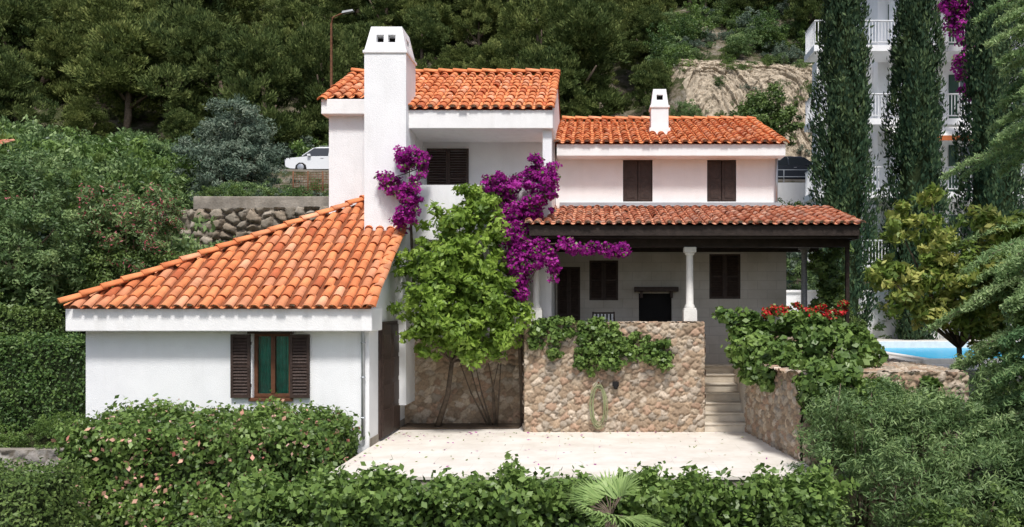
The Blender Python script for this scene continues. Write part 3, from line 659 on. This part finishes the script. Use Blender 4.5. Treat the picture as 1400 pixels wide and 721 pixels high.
lw=empty('low_stone_wall',(-11,14.9,-.6)); stone_face('face',(-13,14.9,-1.2),(1,0,0),(0,0,1),4.15,1.1,lw,cell=.3,res=.03,depth=.06,pal=GREY,mort=(.16,.14,.11)); box('core',-13,-8.85,14.92,15.3,-1.2,-.13,CONC,lw)
pt=empty('garden_path',(-8,11,-1)); box('paving',-12,-3.95,8,14.85,-1.3,-1.0,PAVE,pt)
sh=empty('stone_shed',(-22,27,3)); b=MB(); b.box(-26,-20.2,25,29,1,6.4); b.obj('walls',mat('shed_plaster',(.13,.105,.085),.9,.3,2,.5,20,stain=.6),sh)
tile_roof('roof_tiles',(-26.3,24.7,6.4),(1,0,0),(0,1,.4),6.3,4.6,lambda u,v:True,sh,mt=TILE2); box('door_opening',-22.6,-21.7,24.97,25.0,2,5,DARK,sh)
# ------------------------------------------------------------ apartment block
ap=empty('apartment_building',(16,40,0)); b=MB()
b.box(12.15,30,36,39.6,1,31,0)
b.box(9.7,12.15,36.6,37.4,1,13.1,0)
for z in(4.1,7.1,10.1,13.1,16.1,19.1):
    xl=9.0 if z<14 else 12.0
    b.box(xl,30,34.4,35.998,z-.25,z,0)
    for xx in(12.6,18.6,24.6): b.box(xx,xx+.18,34.45,35.997,z,z+2.75,0)
    b.tube([(xl+.05,34.45,z+1.0),(30,34.45,z+1.0)],.035,6,0); b.tube([(xl+.05,34.45,z+.12),(30,34.45,z+.12)],.025,6,0)
    b.tube([(xl+.05,34.45,z+1.0),(xl+.05,36,z+1.0)],.03,6,0)
    for x in np.arange(xl+.05,30,.13): b.box(x,x+.025,34.44,34.465,z+.12,z+1.0,0)
    for y in np.arange(34.5,36,.13): b.box(xl+.04,xl+.065,y,y+.025,z,z+1.0,0)
    for x in(13.0,15.6,19.3,22,25.3):
        b.box(x,x+1.3,35.95,35.996,z+.02,z+2.2,1); b.box(x+.05,x+.62,35.93,35.949,z+.07,z+2.15,2); b.box(x-.42,x-.02,35.93,35.99,z+.02,z+2.2,3)
b.obj('facade',[STUCCO,FASC,GLASSD,mat('green_shutter',(.03,.07,.05),.6)],ap)
b=MB()
b.add([(11.9,34.4,9.75),(15.6,34.4,9.75),(15.6,33.4,9.2),(11.9,33.4,9.2)],[(0,1,2,3)]); b.add([(11.9,33.4,9.2),(15.6,33.4,9.2),(15.6,33.4,9.0),(11.9,33.4,9.0)],[(0,1,2,3)],1)
b.obj('awning',[mat('awning_white',(.75,.74,.7)),mat('awning_orange',(.5,.15,.05))],ap)
# ------------------------------------------------------------ vegetation
def pine_mesh(k):
    rng=np.random.default_rng(100+k); bl=[]
    for i in range(17):
        a=rng.random()*6.28; h=rng.random(); rr=(1-h*.78)*2.1*rng.random()**.5
        bl.append((rr*math.cos(a),rr*math.sin(a),1.1+h*4.4,.7+.5*rng.random(),.7+.5*rng.random(),.42+.3*rng.random()))
    P,O,v=cloud(bl,26000,.27,380,rng,.25)
    n=len(P); up=unit(O+np.array([0,0,.6])+rng.normal(size=(n,3))*.35)
    d=up; nr=unit(np.cross(d,rng.normal(size=(n,3)))); w=np.cross(nr,d); s=.15*(.6+.8*rng.random((n,1)))
    V=np.stack([P-d*s*.4,P+w*s*.18,P+d*s*.6,P-w*s*.18],1).reshape(-1,3)
    me=quads_np('pine_crown',V,[L_PINE if k%2 else L_PINE2],None,np.clip(np.repeat(v,4),0,1),'mesh'); return me
PM=[pine_mesh(k) for k in range(7)]
b=MB(); b.tube([(0,0,-1.5),(.15,.05,1.5),(-.05,0,4.5)],[.17,.13,.05],7); b.tube([(.1,0,1.8),(1.1,.4,3)],[.08,.03],5); b.tube([(.05,0,2.2),(-1,-.5,3.6)],[.08,.03],5)
to=b.obj('trunk_src',BARK); TM=to.data; bpy.data.objects.remove(to)
pf=empty('pine_forest',(0,70,20)); rng=np.random.default_rng(15)
cnt=0
yy=57.5
while yy<106:
    xx=-yy*.80
    while xx<yy*.56:
        x=xx+rng.normal()*1.5; y=yy+rng.normal()*1.3
        xx+=4.7*(.75+.5*rng.random())
        bare=(5.0<x<20 and y<66)
        if bare or rng.random()<.04: continue
        s=1.0+.95*rng.random()**1.3; z=float(H(x,y))-.7
        if y<60: s*=.85
        if x>3 and y<72: s*=.65
        o=bpy.data.objects.new('pine_crown',PM[rng.integers(7)]); o.location=(x,y,z); o.scale=(s*1.05,s*1.05,s*(.8+.4*rng.random())); o.rotation_euler=(rng.normal()*.08,rng.normal()*.08,rng.random()*6.28); link(o,pf)
        t=bpy.data.objects.new('pine_trunk',TM); t.location=o.location; t.scale=o.scale; t.rotation_euler=o.rotation_euler; link(t,pf); cnt+=1
    yy+=3.7
print('pines',cnt)
def shrub_mesh(k,m):
    rng=np.random.default_rng(200+k); bl=[(rng.normal()*.45,rng.normal()*.45,.5+.5*rng.random(),.45+.3*rng.random()) for i in range(6)]
    P,O,v=cloud(bl,4500,.2,90,rng,.4); n=len(P)
    d=unit(rng.normal(size=(n,3))+O); nr=unit(np.cross(d,rng.normal(size=(n,3)))+O*.5); w=unit(np.cross(nr,d)); s=.10*(.6+.8*rng.random((n,1)))
    V=np.stack([P-d*s*.5,P+w*s*.22,P+d*s*.5,P-w*s*.22],1).reshape(-1,3)
    return quads_np('shrub_mesh',V,[m],None,np.clip(np.repeat(v,4),0,1),'mesh')
SH=[shrub_mesh(k,m) for k,m in enumerate([L_HEDGE,L_OLEA,L_DARKH,L_IVY,L_OLIVE,L_OLEA])]
sb=empty('hillside_shrubs',(-15,30,4)); rng=np.random.default_rng(9)
def put(x,y,s,k=None,par=None,sz=None,dz=0):
    o=bpy.data.objects.new('shrub',SH[rng.integers(len(SH)) if k is None else k]); o.location=(x,y,float(H(x,y))-.15*s+dz); o.scale=(s,s,(sz or s*(.7+.5*rng.random()))); o.rotation_euler=(0,0,rng.random()*6.28); link(o,par or sb)
for i in range(560):
    y=21+25*rng.random(); x=-y*.74+ (y*.74-6)*rng.random()
    q=x/y; hgt=.8+1.3*rng.random()
    if x>-14.2 and y<27.6: continue
    if q>-.43 and y>35: hgt=.28
    elif q>-.50 and y>27: hgt=.3+.25*rng.random()
    if -20<x<-17 and y<26: hgt*=.6
    put(x,y,hgt)
for i in range(16): put(-12.4+4.6*rng.random(),26.7,.28+.3*rng.random(),dz=1.2)
for i in range(9): put(-12.6+4.6*rng.random(),25.0,.35+.35*rng.random(),dz=.9)
for i in range(230):
    x=-60+100*rng.random(); y=55+3*rng.random(); 
    if 4<x<20: continue
    put(x,y,1.0+1.0*rng.random())
for i in range(170):
    x=4+16*rng.random(); y=55.5+16*rng.random(); put(x,y,(.25+.7*rng.random()**2)*(1 if y<62 else 1.7))
for i in range(60):
    x=4.5+18*rng.random(); y=28+17*rng.random(); put(x,y,.8+.8*rng.random())
for i in range(60):
    y=18.4+6*rng.random(); x=-y*.6-4*rng.random()-1.5; put(x,y,.4+.3*rng.random())
for i in range(22):
    put(-12.8+3.9*rng.random(),15.5+1.2*rng.random(),.3+.12*rng.random(),3,dz=.15)
# rocky bank
n1,n2=260,170; u,v=np.meshgrid(np.linspace(4.2,19.5,n1),np.linspace(0,1,n2))
yb=55.2+8.2*v
edge=np.minimum(sm(4.2,6.4,u+1.3*np.sin(v*9)),1-sm(17,19.5,u))
T=np.random.default_rng(3).random((67,67,3))
def cellnoise(a,b,c):
    ga=np.floor(a/c).astype(int);gb=np.floor(b/c).astype(int);F1=np.full(a.shape,9.);F2=F1.copy();ID=np.zeros(a.shape)
    for i in(-1,0,1):
        for j in(-1,0,1):
            p=T[(ga+i)%67,(gb+j)%67]; d=np.hypot(a/c-(ga+i+p[...,0]),b/c-(gb+j+p[...,1])); k=d<F1
            F2=np.where(k,F1,np.minimum(F2,d)); ID=np.where(k,p[...,2],ID); F1=np.where(k,d,F1)
    return F2-F1,ID
wz=v*9+.5*np.sin(u*1.3)+.25*u; d1,i1=cellnoise(u+.6*np.sin(wz*2),wz*1.9,1.1); d2,i2=cellnoise(u+wz*.3,wz*2.2,.42); d3,i3=cellnoise(u*1.1,wz*2,.2)
nn=.55*i1+.15*np.clip(d1*3,0,1)+.3*i2+.10*np.clip(d2*3,0,1)+.16*i3
fade=np.sin(np.pi*np.clip(v*1.02,0,1))**.5
zb=H(u,yb)-.25+edge*(.25+nn*.34*fade)-.9*(1-edge)-.8*sm(.88,1,v); yb2=yb-edge*nn*.5*fade
ii=np.arange(u.size).reshape(u.shape); F=np.stack([ii[:-1,:-1],ii[:-1,1:],ii[1:,1:],ii[1:,:-1]],-1).reshape(-1,4)
cc=np.array([.56,.475,.36])*(.72+.22*i1+.18*i2+.12*i3)[...,None]; cc=cc*(.75+.25*np.clip(d1*6,0,1)*np.clip(.5+d2*4,0,1))[...,None]
quads_np('rocky_bank',np.stack([u,yb2,zb],-1).reshape(-1,3),[colattr_mat('pale_rock',.95,1.0,3,.5)],None,None,None,False,np.concatenate([cc,np.ones(u.shape+(1,))],-1).reshape(-1,4),F)
plant('olive_tree',[(-12.9,30.5,8.0,1.4),(-12.1,30,7.6,1.0),(-13.9,30,7.5,1.1),(-12.8,30,8.9,1.0),(-12.3,30.5,8.5,.8),(-13.5,30.5,8.5,.8),(-12.8,29.5,6.9,1.3)],34000,.28,360,.13,.26,[L_OLIVE],base=(-12.8,30.4,5.2),trunk=(.18,(-12.8,30.4,6.4)))
plant('round_tree',[(10.5,53.5,14.0,1.5),(9.5,53.2,13.6,1.2),(11.9,53.5,13.8,1.3),(10.9,53.4,15.2,1.2),(10.1,53.4,14.9,.9)],15000,.4,200,.2,.5,[L_HEDGE],base=(10.8,53.6,9.5),trunk=(.2,(10.8,53.6,12.5)))
plant('oleander_bush',[(-11.9,22.5,4.9,.8),(-12.6,22.5,4.6,.9),(-12.1,22.5,4.0,.9),(-13.2,22.6,5.2,.6)],14000,.22,180,.11,.3,[L_OLEA,F_PINK],(.88,.12),base=(-12.3,22.6,1.9),ground=True)
plant('fruit_tree',[(-14.5,21.5,4.8,1.2),(-13.6,21,4.2,.9),(-15.6,21.5,5.2,1.2),(-14.8,21,3.6,1.1),(-13.7,21.2,3.2,.8),(-15.9,21,4.0,1.2),(-14.2,21.4,5.7,.7)],32000,.24,300,.10,.4,[L_OLEA],base=(-14.6,21.3,1.4),trunk=(.12,(-14.6,21.3,3.2)))
plant('flowering_shrub',[(-19.0,24,5.8,1.2),(-18,23.6,6.4,.9),(-17.2,24,5.4,1.2)],11000,.26,140,.13,.3,[L_HEDGE,F_PINK],(.88,.12),base=(-18.3,24,2.5),ground=True)
rc=np.random.default_rng(21)
plant('citrus_tree',[(-2.25,16.3,4.45,.45),(-2.75,16.15,3.85,.62),(-2.05,16.2,3.9,.48),(-3.25,16.1,3.15,.52),(-2.5,15.95,3.1,.75),(-1.85,16.1,3.0,.58),(-3.35,16.05,2.4,.5),(-2.6,15.85,2.3,.75),(-1.8,16,2.25,.55),(-3.15,16,1.85,.42),(-2.4,15.95,1.75,.45),(-1.8,16,1.75,.38),(-2.1,15.9,2.6,.6),(-2.9,15.9,2.7,.6)],21000,.17,430,.125,.5,[L_CIT],base=(-3.15,16.9,0),trunk=(.065,(-2.8,16.6,1.35)),rng=rc,shell=.75)
e=empty('bare_shrub',(-2.0,17.1,0)); b=MB()
for i in range(7):
    a=rc.normal()*.2; b.tube([(-2+a*.3,17.1,0),(-2+a,17.0,.7),(-2+a*1.4+rc.normal()*.1,16.9,1.3)],[.022,.015,.006],5)
b.obj('stems',BARK,e)
def strand(pts,r): 
    out=[]
    for (p,q) in zip(pts[:-1],pts[1:]):
        n=max(1,int(np.linalg.norm(np.array(p)-np.array(q))/(r*.8)))
        for i in range(n): t=i/n; out.append(tuple(np.array(p)*(1-t)+np.array(q)*t+rc.normal(size=3)*r*.35)+(r*(.6+.7*rc.random()),))
    return out
Bg=strand([(-3.65,16.4,5.35),(-3.3,16.4,5.3),(-3.45,16.4,4.9)],.22)+strand([(-4.0,16.3,4.95),(-3.55,16.3,4.6),(-3.5,16.2,4.1),(-3.55,16.2,3.85)],.2)+\
 strand([(-2.0,16.6,4.85),(-1.5,16.5,4.75),(-1.05,16.5,5.3),(-.9,16.4,5.0),(-1.15,16.4,4.5),(-1.5,16.4,4.2),(-1.0,16.2,4.1)],.25)+strand([(-.75,16.2,5.1),(-.85,16.2,4.6)],.18)+strand([(-1.5,16.4,4.5),(-1.7,16.3,4.0),(-1.45,16.1,3.7),(-1.1,16.0,3.5),(-.6,15.9,3.6)],.22)+\
 strand([(-.6,15.9,3.62),(0,15.85,3.5),(.55,15.85,3.5),(.7,15.85,3.62)],.12)+strand([(-1.45,16.1,3.6),(-1.4,16.15,3.0),(-1.35,16.2,2.5)],.13)+strand([(-.9,15.95,3.5),(-.75,15.95,3.1),(-.8,16,2.9)],.09)+strand([(-1.9,16.4,4.9),(-2.0,16.6,4.5)],.16)+strand([(-1.2,16.3,4.0),(-.95,16.2,3.7),(-.7,16.0,3.45)],.2)+strand([(-1.6,16.2,3.9),(-1.5,16.1,3.3),(-1.1,16,3.2)],.16)
plant('bougainvillea',Bg,30000,.11,680,.065,.75,[F_BOUG,L_IVY],(.88,.12),base=(-1.4,17.2,0),rng=rc,shell=.7)
e=empty('bougainvillea_vine',(-1.45,17,0)); b=MB(); b.tube([(-1.45,17.2,0),(-1.5,17.1,1.5),(-1.42,16.9,2.8),(-1.5,16.7,3.8),(-1.2,16.6,4.8)],[.05,.045,.04,.03,.015],7); b.tube([(-3.6,16.9,2.5),(-3.58,16.5,3.8),(-3.6,16.4,5.1)],[.03,.03,.01],6); b.obj('stem',BARK,e)
vn=strand([(-1.15,16.4,2.12),(-.6,16.35,2.08),(0,16.33,2.0),(.3,16.3,1.75),(.7,16.3,1.55),(1.1,16.3,1.55),(1.5,16.3,1.3)],.13)
for i in range(13):
    x=-1.2+2.6*i/12+rc.normal()*.05; z0=2.1-.25*max(0,x); vn+=strand([(x,16.3,z0),(x+rc.normal()*.06,16.27,z0-.25-.6*rc.random()*(1.3 if -.4<x<.9 else .9))],.08)
plant('trailing_vine',vn+strand([(-.2,16.28,1.75),(.2,16.27,1.35),(.6,16.27,1.4)],.13),10000,.10,340,.09,.75,[L_IVY],base=(-.9,16.6,2.0),rng=rc)
plant('climbing_vine',strand([(2.6,16.2,2.0),(3.2,15.9,1.95),(3.9,15.5,1.85),(4.8,15,1.8),(5.1,14.8,1.6)],.27)+strand([(2.95,15.8,1.6),(3.2,15,1.45),(3.4,14.2,1.4),(3.7,13.3,1.35),(4.8,13.1,1.0)],.26)+strand([(2.9,15.8,1.3),(3.15,14.6,1.15)],.18)+strand([(3.8,14,1.65),(4.9,14,1.4)],.33)+strand([(3.7,13.1,1.1),(3.9,13.1,.3),(4.3,13.1,.6),(5.6,13.1,.7)],.28)+strand([(3.45,13.1,1.25),(3.5,13.1,.7)],.14),26000,.17,450,.12,.75,[L_IVY],base=(3.8,15,1.2),rng=rc)
plant('geranium',[(3.25+.2*i,15.9-.03*i,2.33+.04*(i%2)+rc.normal()*.03,.12) for i in range(8)],3000,.06,100,.05,.9,[L_IVY,F_RED],(.5,.5),base=(3.8,16.4,2.0),rng=rc)
plant('jasmine_bush',[(4.75,17,2.4,.35),(4.85,17,2.9,.3),(4.65,17,3.3,.28),(5.0,16.9,1.9,.4),(4.9,17,3.6,.2)],6500,.14,120,.10,.5,[L_HEDGE],base=(4.8,17,1.2),rng=rc)
hedge('lantana_hedge',-7.95,-4.05,12.5,14.45,-1.05,.64,34000,.085,[L_IVY,F_LANT],(.955,.045),.6,lump=.13)
hedge('terrace_hedge',-4.6,3.15,11.0,11.95,-1.1,.03,30000,.10,[L_IVY],(1,),.65,lump=.15)
hedge('clipped_hedge',-14,-10.15,17,18.2,-.1,1.78,17000,.07,[L_DARKH],lump=.08)
hedge('clipped_hedge',-16.5,-12.9,22,22.8,1.9,2.98,9000,.08,[L_HEDGE],lump=.08)
hedge('clipped_hedge',-16,-13.1,20,20.8,1.2,2.38,7000,.08,[L_HEDGE],lump=.08)
hedge('clipped_hedge',-13.4,-9.6,22,23,2.0,3.75,13000,.08,[L_HEDGE],lump=.12)
hedge('clipped_hedge',-10.4,-7.6,24.0,24.6,2.6,4.35,7000,.08,[L_HEDGE],lump=.1)
hedge('box_hedge',-10.2,-7.2,10.9,11.9,-1.1,.22,13000,.06,[L_HEDGE],lump=.06)
def cypress(name,x,y,z,h,r,seed):
    rng=np.random.default_rng(seed); e=empty(name,(x,y,z)); nc=1500; t=rng.random(nc)**.9
    prof=np.interp(t,[0,.06,.25,.6,.85,1],[.55,.85,1,.9,.55,.05]); a=rng.random(nc)*6.283
    lob=1+.18*np.sin(a*3+t*9+seed)+.14*np.sin(a*5-t*23)
    rr=r*prof*lob*(1-.35*rng.random(nc)**2)
    CC=np.stack([x+rr*np.cos(a),y+rr*np.sin(a),z+.3+t*h],1); n=34000; ci=rng.integers(0,nc,n)
    P=CC[ci]+rng.normal(size=(n,3))*np.array([.07,.07,.2]); out=np.stack([np.cos(a),np.sin(a),0*a],1)[ci]
    v=(.45+.26*rng.normal(size=nc))[ci]+.15*rng.normal(size=n)
    leaves('foliage',P,unit(out+.3*rng.normal(size=(n,3))),.15,.38,[L_CYP],e,(1,),v,along=np.array([0,0,1.])+out*.35,rng=rng,ori=1.2)
    b=MB(); b.tube([(x,y,z-.3),(x,y,z+h*.5),(x,y,z+h*.93)],[.16,.1,.02],8); b.obj('trunk',BARK,e)
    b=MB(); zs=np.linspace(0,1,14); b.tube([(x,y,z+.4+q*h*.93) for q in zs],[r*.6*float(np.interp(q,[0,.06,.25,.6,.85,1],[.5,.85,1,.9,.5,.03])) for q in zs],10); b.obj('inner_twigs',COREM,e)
cypress('cypress_tree',7.72,26,1.0,13.2,.84,1)
cypress('cypress_tree',9.95,26,1.0,13.6,.80,2)
cypress('cypress_tree',12.3,26,1.0,13.9,.92,3)
plant('bougainvillea',strand([(13.9,33,15.5),(14.3,33,13.5),(14.6,33,11),(15.0,33,10.2)],.45)+strand([(17.8,33,15),(18.4,33,13),(18.9,33,11.5)],.5)+strand([(13.8,33,14),(16,33,14.5)],.4),9000,.25,260,.15,.75,[F_BOUG,L_IVY],(.75,.25),base=(15,33,6))
plant('magnolia_tree',[(5.4,15,3.9,.35),(6.1,15,3.6,.45),(5.2,15,3.1,.38),(6.5,15,3.1,.5),(5.8,14.9,2.9,.45),(6.5,15,2.4,.42),(6.9,15,3.9,.35),(6.0,15,4.4,.25),(6.9,14.9,2.1,.45),(7.2,15,3.2,.4),(5.4,15,2.6,.3),(5.95,15,2.35,.3),(7.1,15,2.7,.5),(7.5,15,3.7,.45)],11000,.16,320,.15,.40,[L_LOQ],base=(6.7,15.3,-.7),trunk=(.07,(6.6,15.2,1.7)),rng=rc,shell=.9)
plant('laurel_bush',[(6.9,13.6,1.2,.55),(7.5,13.6,1.7,.7),(6.5,13.4,.7,.5),(7.2,13.5,.5,.7),(7.9,13.6,2.5,.6),(8.2,13.5,1.2,.8),(7.3,13.7,2.2,.4)],16000,.19,260,.10,.45,[L_HEDGE],base=(7.3,13.6,-1),rng=rc,ground=True)
def cedar(name,x,y,z,h,seed,levels,L0):
    rng=np.random.default_rng(seed); e=empty(name,(x,y,z)); b=MB(); b.tube([(x,y,z),(x,y,z+h*.5),(x+.1,y,z+h)],[.2,.14,.03],9)
    Ps=[];Al=[];vv=[]
    for hz in levels:
        for k in range(4):
            a=math.pi+rng.normal()*.8 if k<2 else rng.random()*6.28
            L=L0*(1-hz/h*.6)*(.7+.5*rng.random()); dv=np.array([math.cos(a),math.sin(a),.15])
            p0=np.array([x,y,z+hz]); n=12; pts=[p0+dv*L*t-np.array([0,0,1])*(.38*L*t**2.2) for t in np.linspace(0,1,n)]
            b.tube(pts,list(np.linspace(.035,.006,n)),5)
            sd=np.array([-dv[1],dv[0],0]); cvv=.5+.2*rng.normal()
            for t in np.linspace(.12,1,26):
                p=p0+dv*L*t-np.array([0,0,1])*(.38*L*t**2.2)
                for sgn in(-1,1):
                    tl=.6*(1.15-t)*(.6+.6*rng.random()); m=26
                    q=rng.random((m,1)); dd=unit(sd*sgn+dv*.8+np.array([0,0,-.25])*1)
                    pp=p+dd*tl*q+rng.normal(size=(m,3))*np.array([.03,.03,.03])-np.array([0,0,.18])*q**2*tl
                    Ps.append(pp); Al.append(np.repeat((dd*.6)[None],m,0)+rng.normal(size=(m,3))*.5+np.array([0,0,.25])); vv.append(cvv+.18*rng.normal(size=m))
    P=np.concatenate(Ps);A=np.concatenate(Al);v=np.concatenate(vv); print('cedar',len(P))
    leaves('needles',P,np.repeat(np.array([[0,-.5,1.]]),len(P),0),.08,.3,[L_CED],e,(1,),v,along=A,rng=rng); b.obj('trunk_and_branches',BARK,e)
cedar('deodar_cedar',8.5,14.4,-1,10.5,4,list(np.arange(1.9,5.0,.3))+list(np.arange(6.3,9.2,.33)),3.1)
cedar('deodar_cedar',7.0,11.6,-1.2,4.6,6,np.arange(.8,4.0,.24),2.2)
plant('garden_shrubs',[(3.9,12.1,.8,.5),(4.6,12.0,.9,.45),(5.3,12.0,.9,.45),(3.45,11.9,.1,.45),(4.3,11.4,.0,.8),(5.2,11.2,.0,.8),(6,11.4,.5,.6),(3.5,12.5,.95,.32),(4.2,12.3,1.15,.26),(4.9,12.3,1.0,.28),(5.8,12.2,1.3,.3),(3.25,12.2,-.4,.45),(3.15,12.0,.0,.3),(6.4,10.8,-.1,.8),(3.4,12.5,.5,.35),(3.0,11.5,-.6,.35)],56000,.19,760,.08,.22,[L_OLEA],base=(4.5,11.8,-1.0),shell=.5,ground=True)
plant('low_groundcover',[(2.4,10.7,-.65,.4),(3.2,10.5,-.6,.45),(4.2,10.2,-.5,.6),(5.4,10.2,-.4,.7),(-4.2,11.0,-.6,.45),(-5.2,11.2,-.8,.4),(-3.2,10.8,-.7,.35),(-6.0,11.2,-.9,.3)],15000,.16,230,.08,.4,[L_HEDGE],base=(0,10.8,-1.1),shell=.5)
pc=np.array([.2,9.9,-.02]); e=empty('fan_palm',(.2,9.9,-1.1)); rp=np.random.default_rng(8); b=MB(); b.tube([(.2,9.9,-1.1),tuple(pc)],[.12,.07],9); Vs=[];vl=[]
for i in range(24):
    az=i*2.399; el=math.radians(-5+68*((i*.618)%1)); d=np.array([math.cos(az)*math.cos(el),math.sin(az)*math.cos(el),math.sin(el)])
    pl=.22+.10*rp.random(); tip=pc+d*pl; b.tube([pc,(pc+tip)/2+np.array([0,0,.02]),tip],[.010,.008,.006],5)
    side=unit(np.cross(d,np.array([0,0,1.]))); upv=np.cross(side,d); val=rp.random()
    for k in range(15):
        a=math.radians(-62+124*k/14); dd=unit(d*math.cos(a)+side*math.sin(a)+upv*(.10+.05*rp.normal())); L=(.42+.04*rp.random())*(1-.25*abs(a)/1.1)
        wv=unit(np.cross(dd,upv)); w=.014
        m1=tip+dd*L*.45; end=tip+dd*L-np.array([0,0,.05+.05*rp.random()])
        Vs+=[tip,m1+wv*w,end,m1-wv*w]; vl+=[.3+val*.5+.3*rp.random()]*4
quads_np('fronds',np.array(Vs),[L_PALM],None,np.clip(np.array(vl),0,1),e); b.obj('stem',BARK,e)
# ------------------------------------------------------------ light, camera
el=math.radians(58); az=math.atan2(.12,-.6)
W=bpy.data.worlds.new('World'); S.world=W; W.use_nodes=True; n=W.node_tree
sk=n.nodes.new('ShaderNodeTexSky'); sk.sky_type='NISHITA'; sk.sun_disc=False; sk.sun_elevation=el; sk.sun_rotation=az; sk.dust_density=3.0
n.links.new(sk.outputs[0],n.nodes['Background'].inputs[0]); n.nodes['Background'].inputs[1].default_value=.15
d=Vector((math.sin(az)*math.cos(el),math.cos(az)*math.cos(el),math.sin(el)))
l=bpy.data.lights.new('sun','SUN'); l.energy=3.55; l.angle=math.radians(9); l.color=(1,.975,.945)
so=bpy.data.objects.new('sun',l); so.rotation_euler=d.to_track_quat('Z','Y').to_euler(); so.location=d*50; COL.objects.link(so)
c=bpy.data.cameras.new('camera'); c.sensor_width=36; c.lens=36*1150/1400; c.shift_x=-.08; c.shift_y=56.5/1400; c.clip_end=2000
co=bpy.data.objects.new('camera',c); co.location=(0,0,2.47); co.rotation_euler=(math.radians(90),0,0); COL.objects.link(co); S.camera=co
S.view_settings.view_transform='Standard'; S.view_settings.look='None'; S.view_settings.exposure=0
